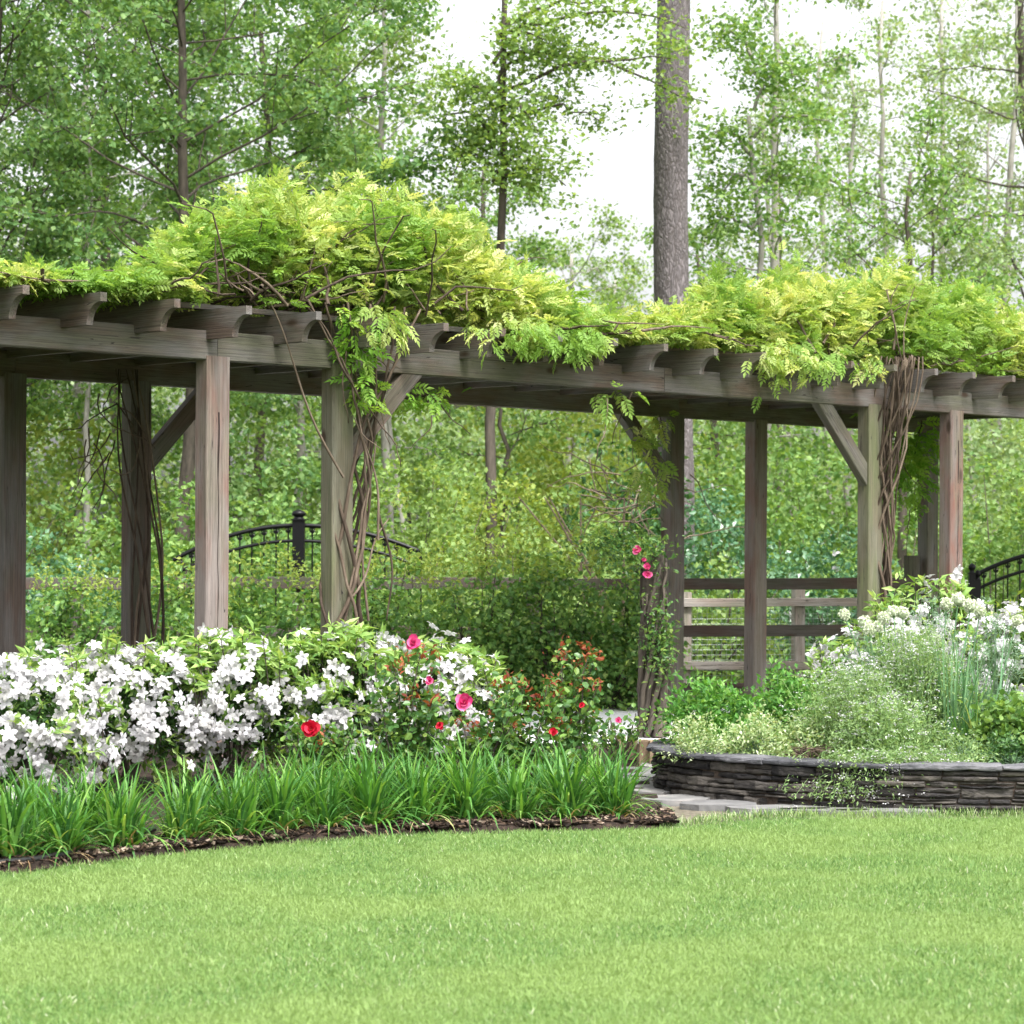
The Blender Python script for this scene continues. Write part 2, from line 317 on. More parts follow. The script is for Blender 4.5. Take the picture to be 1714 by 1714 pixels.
az, el = R(SUN_AZ), R(SUN_EL); dv = Vector((math.sin(az) * math.cos(el), math.cos(az) * math.cos(el), math.sin(el)))
so.rotation_euler = dv.to_track_quat('Z', 'Y').to_euler(); so.location = (6, -6, 20)
SC.view_settings.view_transform = 'Standard'; SC.view_settings.look = 'None'; SC.view_settings.exposure = 1.62; SC.view_settings.gamma = 1
SC.cycles.max_bounces = 7; SC.cycles.diffuse_bounces = 4; SC.cycles.glossy_bounces = 2; SC.cycles.transmission_bounces = 5; SC.cycles.transparent_max_bounces = 6
SC.cycles.use_denoising = True; SC.cycles.caustics_reflective = False; SC.cycles.caustics_refractive = False
SC.cycles.sample_clamp_indirect = 6

# ------------------------------------------------------------------ ground, lawn, beds, path
EDGE = [(-9, 9.6), (-4.5, 10.4), (-2.31, 11.45), (-1.5, 12.35), (-.64, 13.08), (.0, 13.28), (.5, 13.38), (.92, 13.5), (1.2, 13.85), (1.45, 14.0), (2.0, 14.02), (2.6, 14.05), (3.6, 14.12), (5, 14.2), (12, 14.2)]
ex = np.array([e[0] for e in EDGE]); ey = np.array([e[1] for e in EDGE])
def edge_y(x): return np.interp(x, ex, ey)
def struct(mb, name, m, label):
    o = mb.obj(name, m); o['kind'] = 'structure'; o['label'] = label; return o
g = MB(); g.add([(-150, -20, -.03), (150, -20, -.03), (150, 200, -.03), (-150, 200, -.03)], [(0, 1, 2, 3)])
struct(g, 'ground', M['ground'], 'shaded woodland ground behind and around the garden')
g = MB()
xs = np.linspace(-9, 12, 85)
v = []; 
for x in xs: v += [(x, -8, .0), (x, edge_y(x) - .05, .0), (x, edge_y(x) + .01, -.028)]
n = len(xs); g.add(v, [(i * 3 + k, (i + 1) * 3 + k, (i + 1) * 3 + k + 1, i * 3 + k + 1) for i in range(n - 1) for k in (0, 1)])
struct(g, 'lawn', M['lawn'], 'mown bright green lawn filling the foreground')
# mulch bed, gently bumpy
g = MB(); nx, ny = 120, 40; X = np.linspace(-7, .86, nx); V = []
for x in X:
    y0 = edge_y(x) - .12
    for j in range(ny):
        y = y0 + (19.0 - y0) * (j / (ny - 1)) ** 1.6
        V.append((x, y, -.012 + .02 * math.sin(x * 9 + y * 4) * math.sin(y * 11 - x * 3) + .012 * random.random() + (.03 if j > 2 else 0)))
g.add(V, [(i * ny + j, (i + 1) * ny + j, (i + 1) * ny + j + 1, i * ny + j + 1) for i in range(nx - 1) for j in range(ny - 1)])
struct(g, 'mulch_bed', M['mulch'], 'dark bark mulch bed between lawn and pergola')
g = MB(); g.add([(-6, 19.6, -.01), (1.35, 19.6, -.01), (2.2, 24.6, -.01), (-6, 22.4, -.01)], [(0, 1, 2, 3)])
struct(g, 'path', M['path'], 'pale paved path running under the pergola')
g = MB(); g.add([(.80, 13.3, -.006), (6, 13.9, -.006), (6, 15, -.006), (.80, 19.5, -.006)], [(0, 1, 2, 3)])
struct(g, 'path_bed', M['grit'], 'gritty soil between the flagstones beside the slate wall')
# mulch chips
g = MB(); n = 9000
cx = rng.uniform(-3.6, .88, n); cy = edge_y(cx) + rng.uniform(-.03, .55, n) ** 1.0; p = np.stack([cx, cy, np.full(n, .03) + rng.uniform(0, .02, n)], 1)
nn = unit(rng.normal(size=(n, 3)) * .45 + np.array([0, 0, 1.])); d = rng.normal(size=(n, 3)); d[:, 2] *= .2
S = np.stack([rng.uniform(.006, .018, n), rng.uniform(.015, .06, n), rng.uniform(.003, .008, n)], 1)
CH = ([(x, y, z) for z in (-.5, .5) for y in (-.5, .5) for x in (-.5, .5)], [(0, 2, 3, 1), (4, 5, 7, 6), (0, 1, 5, 4), (2, 6, 7, 3), (0, 4, 6, 2), (1, 3, 7, 5)])
scatter(g, CH[0], CH[1], p, frames(d, nn), S, rng.random(n))
o = g.obj('bark_mulch', M['chip']); tag(o, 'loose bark chips and dry litter along the lawn edge', 'mulch', kind='stuff')
# grass
def grass():
    g = MB(); rg = np.random.default_rng(3); pts = []
    for y0, y1, dens in ((6.3, 8.5, 10500), (8.5, 11, 10500), (11, 14.3, 10000)):
        hw = y1 * .202 + .75; n = int((y1 - y0) * 2 * hw * dens)
        x = rg.uniform(-hw, hw, n); y = rg.uniform(y0, y1, n); k = y < edge_y(x) + rg.normal(0, .012, n) - .01
        pts.append(np.stack([x[k], y[k], np.zeros(k.sum())], 1))
    p = np.concatenate(pts); n = len(p)
    cells = rg.random((160, 160)); ci = (np.abs(p[:, 0] + 20 + .03 * np.sin(p[:, 1] * 40)) * 18).astype(int) % 160; cj = (p[:, 1] * 12 + .4 * np.sin(p[:, 0] * 23)).astype(int) % 160; cell = cells[ci, cj]
    tuft = .75 + .35 * np.sin(p[:, 0] * 5.1 + np.sin(p[:, 1] * 3.7) * 2) * np.sin(p[:, 1] * 4.3 + p[:, 0] * 2.2)
    L = rg.uniform(.013, .031, n) * (.8 + .25 * tuft); 
    r = np.clip(rg.random(n) * .62 + .10 * tuft + .22 * (cell - .3), 0, 1); r[rg.random(n) < .02] = 1.0; L *= .75 + .5 * cell
    blades(g, p, rg.uniform(0, 6.283, n), L, rg.uniform(.0026, .0048, n), rg.uniform(.1, 1.25, n), rg.uniform(.1, 1.2, n), 2, rg, r, twist=1.2)
    return tag(g.obj('grass', M['grass']), 'short mown grass blades covering the lawn', 'grass', kind='stuff')
grass()
g = MB(); rg = np.random.default_rng(33); n = 5200; x = rg.uniform(.8, 5.2, n); y = edge_y(x) + np.abs(rg.normal(0, .10, n)); k = (x - 2.9) ** 2 + ((y - 15.58) / .68) ** 2 > 2.06 ** 2; x, y = x[k], y[k]; n = len(x)
blades(g, np.stack([x, y, np.zeros(n)], 1), rg.uniform(0, 6.28, n), rg.uniform(.02, .07, n), rg.uniform(.003, .005, n), rg.uniform(.1, .8, n), rg.uniform(.2, 1.2, n), 3, rg)
tag(g.obj('stray_grass', M['grass']), 'thin stray grass growing along the wall foot and flagstones', 'grass', kind='stuff')
# ------------------------------------------------------------------ pergola
ZB = ZC + 1.26; BH = .19; RB = ZB + .135; RH = .192
PG = thing('pergola', 'long weathered timber pergola with notched rafter tails across the garden', 'pergola', (0, YC, 0), TH)
def part(mb, name, m, loc=(0, 0, 0), rot=(0, 0, 0), parent=PG, smooth=False):
    o = bpy.data.objects.new(name, mb.mesh(name, m, smooth)); COL.objects.link(o); o.parent = parent
    o.location = loc; o.rotation_euler = rot; return o
def dup(o, loc=None, rot=None):
    c = o.copy(); COL.objects.link(c); c.parent = o.parent
    if loc is not None: c.location = loc
    if rot is not None: c.rotation_euler = rot
    return c
def timber(L, a, b, bev=.006, wob=.0):           # length along X, a = local y size, b = local z size, chamfered long edges
    g = MB(); y, z = a / 2, b / 2; c = bev
    prof = [(-y + c, -z), (y - c, -z), (y, -z + c), (y, z - c), (y - c, z), (-y + c, z), (-y, z - c), (-y, -z + c)]
    n = 8; K = max(2, int(L / .35) + 1); V = []; xs = np.linspace(0, L, K)
    for k, x in enumerate(xs):
        dy, dz = random.gauss(0, wob), random.gauss(0, wob)
        V += [(x, py + dy, pz + dz) for py, pz in prof]
    q = [(k * n + i, k * n + (i + 1) % n, (k + 1) * n + (i + 1) % n, (k + 1) * n + i) for k in range(K - 1) for i in range(n)]
    t = [(0, i + 1, i) for i in range(1, 7)] + [((K - 1) * n, (K - 1) * n + i, (K - 1) * n + i + 1) for i in range(1, 7)]
    g.add(V, q, t); return g
# posts: along-beam 0.19, across 0.13
PWT, PWW = .19, .13
post_t = {}
ZP = ZB + .025
def post(px, w, key, label=None):
    t = t_at(px, w) if not isinstance(px, tuple) else px[0]; post_t[key] = t
    g = timber(ZP + .1, PWW, PWT, .008, .0012)
    # local x up: rotate so X->Z ; local y -> across ; local z -> along beam
    m = Matrix(((0, 0, 1), (0, 1, 0), (1, 0, 0))).to_4x4()      # columns: x->(0,0,1), y->(0,1,0), z->(1,0,0)
    m = Matrix(((0, 0, 1, 0), (0, -1, 0, 0), (1, 0, 0, 0), (0, 0, 0, 1)))
    o = part(g, 'post', M[{'f1': 'wood_pink', 'f4': 'wood_red', 'f2': 'wood_green', 'f3': 'wood_green', 'b4': 'wood_pink'}.get(key, 'wood')]); o.rotation_euler = m.to_euler(); o.location = (t, w + PWW / 2 - .012, -.1)
    if key in ('f1', 'f4'):
        zt = {'f1': zpx(705, 17.6), 'f4': zpx(745, 23.8)}[key]; ck = MB(); ys = w - .012 - .002; V = []; rk = random.Random(5)
        for k_ in range(14):
            z_ = zt - .11 * k_; hw = (.0065 if k_ < 4 else .0028) * (1 if k_ < 12 else .5); x_ = .004 * math.sin(k_ * 1.3) + (.012 if key == 'f4' else 0); V += [(x_ - hw, 0, z_), (x_ + hw, 0, z_)]
        ck.add(V, [(2 * i, 2 * i + 2, 2 * i + 3, 2 * i + 1) for i in range(13)]); c_ = bpy.data.objects.new('drying_crack', ck.mesh('drying_crack', M['check'])); COL.objects.link(c_); c_.parent = o
        c_.matrix_parent_inverse = (Matrix.Translation(o.location) @ o.rotation_euler.to_matrix().to_4x4()).inverted(); c_.location = (t, ys, 0)
    if label: o['label'] = label
    return o
tF = {}
for px, w_, key, lb in ((366 - 3, 0, 'f1', 'pinkish front post with a long drying crack'), (572, 0, 'f2', 'greenish front post wrapped in twisted vine'),
                   (1464, 0, 'f3', None), (1600, 0, 'f4', 'front post with a red stained edge'), (24, WID, 'b1', None), (235, WID, 'b2', None),
                   (1133, WID, 'b3', None), (1272, WID, 'b4', None), (1560, WID, 'b5', None)):
    post(px, w_, key, lb)
T0, T1 = -7.9, t_at(1590, WID) + .12
post((T1 - .3,), 0, 'f5'); post((T0 + .4,), 0, 'f0'); post((T0 + .4,), WID, 'b0')
def beam(t0, t1, w):
    g = timber(t1 - t0, .09, BH, .006, .0008); part(g, 'beam', M['wood'], (t0, w + .045, ZB + BH / 2))
for w_, joints in ((0, [T0, post_t['f1'] , post_t['f2'] + 3.3, T1]), (WID, [T0, post_t['b1'], post_t['b3'] + .02, T1])):
    for a, b in zip(joints[:-1], joints[1:]): beam(a + .002, b - .002, w_)
def brace(t, sgn, w):
    g = timber(1.0, .08, .14, .006); h = .62
    a = part(g, 'brace', M['wood'], (t + sgn * PWT / 2 * .2, w + .05, ZB - h + .02 - .045), (0, -R(45) if sgn > 0 else -R(135), 0)); return a
brace(post_t['f3'], -1, .0); brace(post_t['f2'], 1, .0); brace(post_t['b3'], -1, WID); brace(post_t['b2'], 1, WID)
# rafters
OH = .43; y0, y1 = -OH, WID + .09 + OH
prof = [(y0 + .3, RB + RH)]
prof += [(y0, RB + RH), (y0, RB + .137)] + [(y0 + .145 * math.sin(a), RB + .137 * math.cos(a)) for a in np.linspace(.15, math.pi / 2, 9)]
prof += [(y1 - .145 * math.sin(a), RB + .137 * math.cos(a)) for a in np.linspace(math.pi / 2, .15, 9)] + [(y1, RB + .137), (y1, RB + RH)]
# local frame with length along X: swap (x=w, y=t)
def rafter_mesh():
    g = MB(); n = len(prof); th = .048
    # split in three convex-ish fans: left tail, middle, right tail
    v = [(y, -th / 2, z - RB) for y, z in prof] + [(y, th / 2, z - RB) for y, z in prof]
    q = [(i, n + i, n + (i + 1) % n, (i + 1) % n) for i in range(n)]
    g.add(v, q, None)
    m = (n - 1) // 2                        # tail points 1..m , m+1..n-1
    lt = list(range(1, m + 1)); rt = list(range(m + 1, n))
    # left tail fan from vertex 0; right tail fan from vertex n-1
    t = []
    for i in range(1, m): t += [(0, i, i + 1)]
    c2 = n - 1
    for i in range(m + 1, n - 2): t += [(c2, i, i + 1)]
    t += [(0, m, m + 1), (0, m + 1, c2)]
    tt = [(a, b, c) for a, b, c in t] + [(n + a, n + c, n + b) for a, b, c in t]
    g.t.append(np.array(tt, dtype=np.int32)); return g
rm = rafter_mesh().mesh('rafter', M['wood'])
tip_t = t_at(177, -OH) ; SP = (t_at(1634, -OH) - t_at(45, -OH)) / 17
k0 = int(math.floor((T0 - tip_t) / SP)) + 1; k1 = int((T1 - tip_t) / SP)
for k in range(k0, k1 + 1):
    t = tip_t + k * SP - .02
    if t > T1 - .04 or t < T0 + .04: continue
    o = bpy.data.objects.new('rafter', rm); COL.objects.link(o); o.parent = PG
    o.location = (t + random.gauss(0, .006), random.gauss(0, .008), RB + random.gauss(0, .002)); o.rotation_euler = (0, 0, R(90)+random.gauss(0, .004)); 
for wv in (.03, .45, .85, 1.25, 1.65, 2.05, 2.38):
    g = timber(T1 - T0 - .1, .038, .036, .003, .0008); part(g, 'batten', M['wood'], (T0 + .05, wv, RB + RH + .019))

# ------------------------------------------------------------------ wisteria
XT = [-900, -400, 0, 60, 150, 225, 250, 300, 350, 400, 450, 520, 600, 700, 760, 830, 900, 960, 1010, 1050, 1080, 1150, 1200, 1250, 1320, 1400, 1500, 1560, 1640, 1714, 1900, 2050]
YT = [470, 430, 455, 428, 428, 405, 372, 345, 325, 297, 285, 287, 292, 305, 345, 395, 428, 460, 482, 512, 482, 478, 452, 434, 428, 438, 432, 450, 470, 487, 500, 520]
ZR = RB + RH + .05
def wist_top(px, w):
    X, Y = row(px, WID * .5); H = zpx(np.interp(px, XT, YT), Y) - ZR - .43
    f = np.sqrt(np.clip(1 - ((w - WID * .5) / (WID * .86)) ** 2, 0.02, 1)); lump = 1 + .16 * np.sin(px * .043 + w * 2.6) + .12 * np.sin(px * .017 - w * 3.9 + 1) + .08 * np.sin(px * .11 + w * 7)
    return ZR + np.maximum(H, .03) * (.35 + .65 * f) * lump
def wisteria(name, label, x0, x1, nsh, main, seed):
    rg = np.random.default_rng(seed)
    th = thing(name, label, 'vine', (*pw(post_t[main] + .12, .0)[:2], 0), group='wisteria vines trained over the pergola')
    fol = MB(); n = 0
    P = []; D = []
    while n < nsh:
        px = rg.uniform(x0, x1); w_ = rg.uniform(-.24, WID + .42); top = float(wist_top(px, w_))
        hh = top - ZR; v = rg.random() ** (.6 if hh > .4 else .8) * rg.uniform(.86, 1.06); z = ZR + hh * v
        # thin, twiggy window in the heart of the left dome
        if 330 < px < 600 and v < .62 and w_ < 1.4 and rg.random() < .80: continue
        if v < .45 and hh > .6 and rg.random() < .45: continue
        u = (px - CX) / F; Y = (CC + w_) / (CT - u * ST); c = np.array([u * Y, Y, z]); n += 1
        k = rg.integers(6, 11); ub = min(1., hh / .45); pp = c + rg.normal(0, 1, (k, 3)) * [.065, .065, .03 + .05 * ub]
        d = rg.normal(0, 1, (k, 3)) * [1, 1, .22 + .2 * ub] + [0, -.15, .12 + ub * (.23 + .6 * (v > .75))]
        P.append(pp); D.append(d)
    nmain = sum(len(a) for a in P)
    # sprays hanging over the front of the rafters
    for (px, dz, cnt) in HANG.get(main, []):
        for _ in range(cnt):
            w_ = rg.uniform(-.55, -.2); u = (px + rg.normal(0, 20) - CX) / F; Y = (CC + w_) / (CT - u * ST)
            c = np.array([u * Y, Y, ZR - abs(rg.uniform(-.1, dz))]); k = 6
            P.append(c + rg.normal(0, .05, (k, 3))); D.append(rg.normal(0, 1, (k, 3)) * [1, 1, .3] + [.2, -.6, -.7])
    P = np.concatenate(P); D = np.concatenate(D); k = P[:, 2] < 90
    P[:, 2] = np.where(np.arange(len(P)) < nmain, np.maximum(P[:, 2], ZR + .01), P[:, 2]); pinnates(fol, P[k], D[k], .112, rg); 
    nw = 150; pxw = rg.uniform(x0, x1, nw)        # long young whips standing clear of the mound
    for px in pxw:
        w_ = rg.uniform(.1, WID); u = (px - CX) / F; Y = (CC + w_) / (CT - u * ST); tz = float(wist_top(px, w_)); hh = min(1, (tz - ZR) / .5)
        c = np.array([u * Y, Y, tz]); d1 = unit(np.array([rg.normal() * .7, rg.normal() * .4, .5 + .6 * hh])); K = 7; pts = [c - d1 * .05]
        for _ in range(K - 1): d1 = unit(d1 + rg.normal(0, .15, 3) - [0, 0, .12]); pts.append(pts[-1] + d1 * rg.uniform(.02, .05) * (.5 + .8 * hh))
        pts = np.array(pts); tube(fol, pts, .0025, 3, .2); pp = np.repeat(pts, 2, axis=0); pinnates(fol, pp, rg.normal(0, 1, pp.shape) * [1, 1, .4] + [0, 0, .2], .085, rg)
    fol.obj('foliage', M['lf_wist'], th)
    # woody stems climbing the post then fanning out over the roof
    st = MB(); t0 = post_t[main] + .08
    for j in range({'f2': 11, 'f3': 34}[main]):
        ph = rg.uniform(0, 6.28); K = 26; z = np.linspace(-.05, ZR + .05, K); tw = rg.uniform(1.2, 3.2) * rg.choice([-1, 1]); f = z / ZR
        rad = (.125 + .03 * rg.random() if main == 'f2' else   .035 + .05 * rg.random()) + .02 * np.sin(f * 6 + ph); off = -.06 + .10 * f if main == 'f2' else .035 + .03 * f
        tt = t0 + off * (1 if main == 'f2' else .9) + rad * np.cos(ph + tw * f * 3) + rg.normal(0, .008, K)
        ww = .05 + (rad * .95 + (0 if main == 'f2' else .05)) * np.sin(ph + tw * f * 3) - .05 * f
        if main == 'f3': tt += np.clip(f - .6, 0, 1) * rg.uniform(-.35, .18); ww -= np.clip(f - .62, 0, 1) * rg.uniform(.1, .8)
        else: tt += np.clip(f - .75, 0, 1) * rg.uniform(-2.2, 1.0); ww -= np.clip(f - .75, 0, 1) * rg.uniform(0, .9)
        pts = np.array([pw(a, b, c) for a, b, c in zip(tt, ww, z)]); tube(st, pts, np.linspace(rg.uniform(.012, .028), .010, K) * (.75 if main == 'f2' else .62), 6, rg.random())
    if main == 'f2':
        for (pa, pb, ya, yb, ww) in ((575, 440, 800, 503, -.14), (595, 505, 640, 508, -.3), (640, 600, 905, 700, -.12), (585, 655, 1000, 870, -.1), (640, 655, 860, 1040, -.1), (612, 620, 1040, 740, -.08)):
            K = 12; f = np.linspace(0, 1, K); pts = []
            for k_ in range(K):
                px = pa + (pb - pa) * f[k_] + 9 * math.sin(f[k_] * 5 + pa); X, Y = row(px, ww); pts.append((X, Y, zpx(ya + (yb - ya) * f[k_], Y)))
            tube(st, pts, np.linspace(.010, .005, K), 6, rg.random())
    st.obj('vine_stem', M['vine_bark'], th, True)
    # bare branches weaving on and above the rafters
    br = MB()
    for j in range(260 if main == 'f2' else 160):
        px = (rg.uniform(x0, x1) if j % 2 else rg.normal(500 if main == 'f2' else 1490, 110)); w_ = rg.uniform(-.45, 1.6); u = (px - CX) / F; Y = (CC + w_) / (CT - u * ST)
        K = 8; c = np.array([u * Y, Y, ZR + rg.uniform(-.02, .1)]); top = float(wist_top(np.clip(px, x0, x1), w_))
        d = unit(np.array([rg.normal(), rg.normal() * .5, abs(rg.normal()) * (1.2 if top - ZR > .5 else .15)])); pts = [c]
        Lb = rg.uniform(.5, 1.3) * (1 if top - ZR > .5 else .7)
        for k_ in range(K - 1):
            d = unit(d + rg.normal(0, .22, 3)); q = pts[-1] + d * Lb / K; q[2] = min(q[2], top - .03); q[2] = max(q[2], ZR); pts.append(q)
        tube(br, pts, np.linspace(rg.uniform(.006, .014), .003, K), 5, rg.random())
    br.obj('branches', M['vine_bark'], th, True)
    return th
HANG = {'f2': [(640, .14, 5), (880, .14, 10), (925, .16, 12), (975, .13, 12), (830, .03, 4)],
        'f3': [(1310, .20, 9), (1285, .10, 6), (1345, .10, 6), (1400, .06, 5), (1440, .1, 5)]}
wisteria('wisteria', 'yellow-green wisteria with the taller dome, climbing the left vine-wrapped post', -420, 1045, 7000, 'f2', 11)
wisteria('wisteria', 'yellow-green wisteria over the right half, with a thick bundle of stems beside the braced post', 1010, 1960, 5600, 'f3', 12)

# climber leaves hugging the vine posts and beams (still the wisterias' neighbours: hanging green shoots)
def shoots(name, label, cat, spots, m, seed, size=.16, group=None, stems=True):
    rg = np.random.default_rng(seed); X0, Y0 = row(spots[0][0], spots[0][2]); th = thing(name, label, cat, (X0, Y0, 0), group=group)
    f = MB(); s = MB()
    for (px, py, w_, rx, ry, n) in spots:
        pxs = rg.normal(px, rx, n); ww = w_ + rg.normal(0, .1, n); u = (pxs - CX) / F; Y = (CC + ww) / (CT - u * ST)
        P = np.stack([u * Y, Y, ZC + (HY - rg.normal(py, ry, n)) * Y / F], 1); d = rg.normal(0, 1, (n, 3)); d[:, 2] = d[:, 2] * .4 - .35
        pinnates(f, P, d, size, rg)
        if stems:
            for _ in range(max(2, n // 14)):
                a = P[rg.integers(n)]; K = 8; pts = [a + 0]; d1 = np.array([rg.normal() * .3, rg.normal() * .2, -1.])
                for k_ in range(K - 1): d1 = unit(d1 + rg.normal(0, .2, 3)); pts.append(pts[-1] + d1 * rg.uniform(.03, .09))
                tube(s, pts, np.linspace(.006, .003, K), 5, rg.random())
    f.obj('foliage', m, th); 
    if stems: s.obj('stems', M['vine_bark'], th, True)
    return th
shoots('climbing_vine', 'fresh green climber shoots around the top of the left vine-wrapped post', 'vine',
       [(600, 570, -.15, 14, 20, 26), (606, 640, -.12, 12, 26, 44), (712, 664, .1, 24, 8, 26), (600, 540, -.2, 25, 12, 26)], M['lf_wist_g'], 21, .13)
shoots('climbing_vine', 'yellow-green climber hanging between brace and post in the middle of the pergola', 'vine',
       [(1085, 780, WID - .2, 14, 30, 34), (1070, 720, WID - .2, 20, 14, 16), (1025, 660, -.1, 14, 6, 10), (1115, 700, WID - .2, 8, 14, 8)], M['lf_wist'], 22, .15)
shoots('climbing_vine', 'dense hanging tangle of vine behind the braced right post', 'vine',
       [(1510, 760, WID * .8, 22, 28, 120), (1530, 800, WID * .8, 14, 30, 50), (1545, 735, WID * .8, 14, 14, 30)], M['lf_wist_g'], 23, .15)
# thin bare vine on the back left post
th = thing('climbing_vine', 'thin bare brown vine twisting up the back left post', 'vine', (*pw(post_t['b2'], WID - .1)[:2], 0))
s = MB(); rg = np.random.default_rng(5)
for j in range(8):
    K = 30; z = np.linspace(0, ZB + .1, K); f = z / ZB; ph = rg.uniform(0, 6.28)
    tt = post_t['b2'] - .02 + (.13 + .02 * np.sin(9 * f + ph)) * np.cos(ph + f * rg.uniform(2, 4)) - .25 * np.clip(f - .55, 0, 1) * rg.uniform(0, 2.4); ww = WID - .10 - .03 * np.sin(5 * f + ph) + np.zeros(K)
    tube(s, np.array([pw(a, b, c) for a, b, c in zip(tt, ww, z)]), np.linspace(.013, .005, K), 6, rg.random())
for j in range(14):
    c = pw(post_t['b2'] - rg.uniform(.1, .6), WID - .1, rg.uniform(2.0, 2.75)); pts = [c]; d1 = np.array([rg.normal() * .5, 0, -1.])
    for k_ in range(8): d1 = unit(d1 + rg.normal(0, .3, 3)); pts.append(pts[-1] + d1 * .07)
    tube(s, pts, np.linspace(.006, .003, 9), 5, rg.random())
s.obj('vine_stem', M['vine_bark'], th, True)

# ------------------------------------------------------------------ trees and shrubs
def tree(px, Y, h, r0, zc, rad, nl, kl, leaf, m, bark, label, lean=0.0, seed=0, sig=.26, name='tree', tmpl=LEAF1, lo=None, ctr=0.0):
    rg = np.random.default_rng(seed + 100); base = at(px, Y); th = thing(name, label, 'tree', base, group='woodland trees behind the garden')
    K = 12; z = np.linspace(-.1, h, K); wob = np.cumsum(rg.normal(0, .05, (K, 2)), axis=0); wob -= wob[0]
    tp = np.stack([base[0] + lean * z + wob[:, 0], base[1] + wob[:, 1], z], 1); tr = r0 * (1 - .72 * (z / h).clip(0, 1) ** .9)
    tk = MB(); tube(tk, tp, tr, 9, .5); C = []
    for i in range(nl):
        zf = (i + rg.random()) / nl; zz = zc + (h - zc) * zf * .98; s = np.array([np.interp(zz, z, tp[:, k]) for k in range(3)]); rt = np.interp(zz, z, tr)
        az = i * 2.399 + rg.uniform(-.5, .5); L = rad * (.35 + .75 * math.sin(math.pi * (.12 + .76 * zf))) * rg.uniform(.7, 1.1); e = rg.uniform(.05, .75)
        d = np.array([math.cos(az) * math.cos(e), math.sin(az) * math.cos(e), math.sin(e)]); pts = [s]; kk = 7
        for k_ in range(kk - 1): d = unit(d + rg.normal(0, .14, 3) + [0, 0, .03]); pts.append(pts[-1] + d * L / (kk - 1))
        pts = np.array(pts); tube(tk, pts, np.linspace(max(rt * .30, .010), .006, kk), 5, .5)
        for j in range(6):
            f = rg.uniform(.3, 1) * (kk - 1); b = pts[int(f)] + (pts[min(int(f) + 1, kk - 1)] - pts[int(f)]) * (f % 1)
            d2 = unit(d + rg.normal(0, .75, 3)); l2 = L * rg.uniform(.18, .42); tw = np.array([b, b + d2 * l2 * .5 + rg.normal(0, .03, 3), b + d2 * l2 + [0, 0, -.04]])
            tube(tk, tw, [.009, .006, .004], 4, .5)
            C += [tw[1], tw[2], tw[1] * .5 + tw[2] * .5 + rg.normal(0, .12, 3)]
        C.append(pts[-1])
    C = np.array(C); C = C[rg.random(len(C)) < (.86 if px < 700 else .70)]; kl = int(kl * 1.9); sig *= .62; leaf *= .74; kk = rg.integers(int(kl * .3), int(kl * 1.9) + 1, len(C)); cc = np.repeat(C, kk, axis=0)
    p = cc + rg.normal(0, 1, cc.shape) * [sig * 1.15, sig * 1.15, sig * .5]
    cr = MB(); leaves(cr, p, leaf, tmpl, up=.5, droop=.3, rg=rg)
    tk.obj('trunk', bark, th, True); cr.obj('crown', m, th); return th
def shrub(px, Y, wd, h, n, leaf, m, label, seed, z0=0.0, sig=.14, nc=90, dep=None, name='shrub', group='woodland shrubs behind the fence', bark=None, tmpl=LEAF1, flowers=0, cat='shrub', up=.6):
    rg = np.random.default_rng(seed + 500); base = at(px, Y, z0); dep = dep or wd * .8; th = thing(name, label, cat, base, group=group)
    d = unit(rg.normal(size=(nc, 3))); d[:, 2] = np.abs(d[:, 2]) * 1.0; r = rg.random(nc) ** .38
    C = base + d * r[:, None] * np.array([wd / 2, dep / 2, h]) * rg.uniform(.82, 1.1, (nc, 1)); C[:, 2] = np.maximum(C[:, 2], base[2] + .05)
    kk = rg.poisson(n / nc, nc); cc = np.repeat(C, kk, axis=0); p = cc + rg.normal(0, 1, cc.shape) * [sig, sig, sig * .7]; p[:, 2] = np.maximum(p[:, 2], base[2] + .02)
    f = MB(); leaves(f, p, leaf, tmpl, up=up, rg=rg); 
    s = MB()
    for j in range(min(nc, 22)):
        e = C[j]; mid = base * .45 + e * .55 + rg.normal(0, .06, 3) * wd * .4; tube(s, [base + rg.normal(0, .04, 3) * [1, 1, 0] - [0, 0, .05], base * .75 + mid * .25 + [0, 0, h * .1], mid, e], [.018 * min(1, wd), .013 * min(1, wd), .009, .004], 5, rg.random())
    s.obj('stems', bark or M['bark_dark'], th, True); f.obj('foliage', m, th)
    if flowers:
        k = rg.choice(len(p), flowers); q = p[k] + [0, -.05, .02]; fl = MB(); leaves(fl, np.repeat(q, 5, axis=0) + rg.normal(0, .02, (flowers * 5, 3)), .05, LEAFR, rg=rg, up=.2); fl.obj('blossoms', M['white_petal'], th)
    return th

# big trees, left to right
tree(302, 33, 10.6, .12, 3.4, 3.3, 44, 27, .115, M['lf_oak'], M['bark_dark'], 'dark-trunked oak rising behind the left wisteria dome', .0, 1, .24)
tree(132, 38, 11, .10, 3.2, 2.6, 34, 22, .115, M['lf_oak'], M['bark_pale'], 'pale slender tree left of the dark-trunked oak', .01, 2)
tree(205, 46, 12, .15, 4.5, 3.0, 34, 22, .12, M['lf_mid'], M['bark_dark'], 'far tree between the pale slender tree and the dark oak', -.02, 3)
tree(-40, 35, 10.8, .13, 2.8, 2.8, 38, 25, .115, M['lf_oak'], M['bark_dark'], 'leafy tree cut by the left edge of the picture', .0, 4)
tree(420, 43, 12, .11, 3.5, 2.2, 32, 24, .115, M['lf_mid'], M['bark_dark'], 'leafy tree just right of the dark-trunked oak', .01, 5)
tree(545, 47, 12.5, .13, 4.0, 1.7, 26, 18, .12, M['lf_light'], M['bark_pale'], 'soft light green tree behind the top of the wisteria dome', .01, 6)
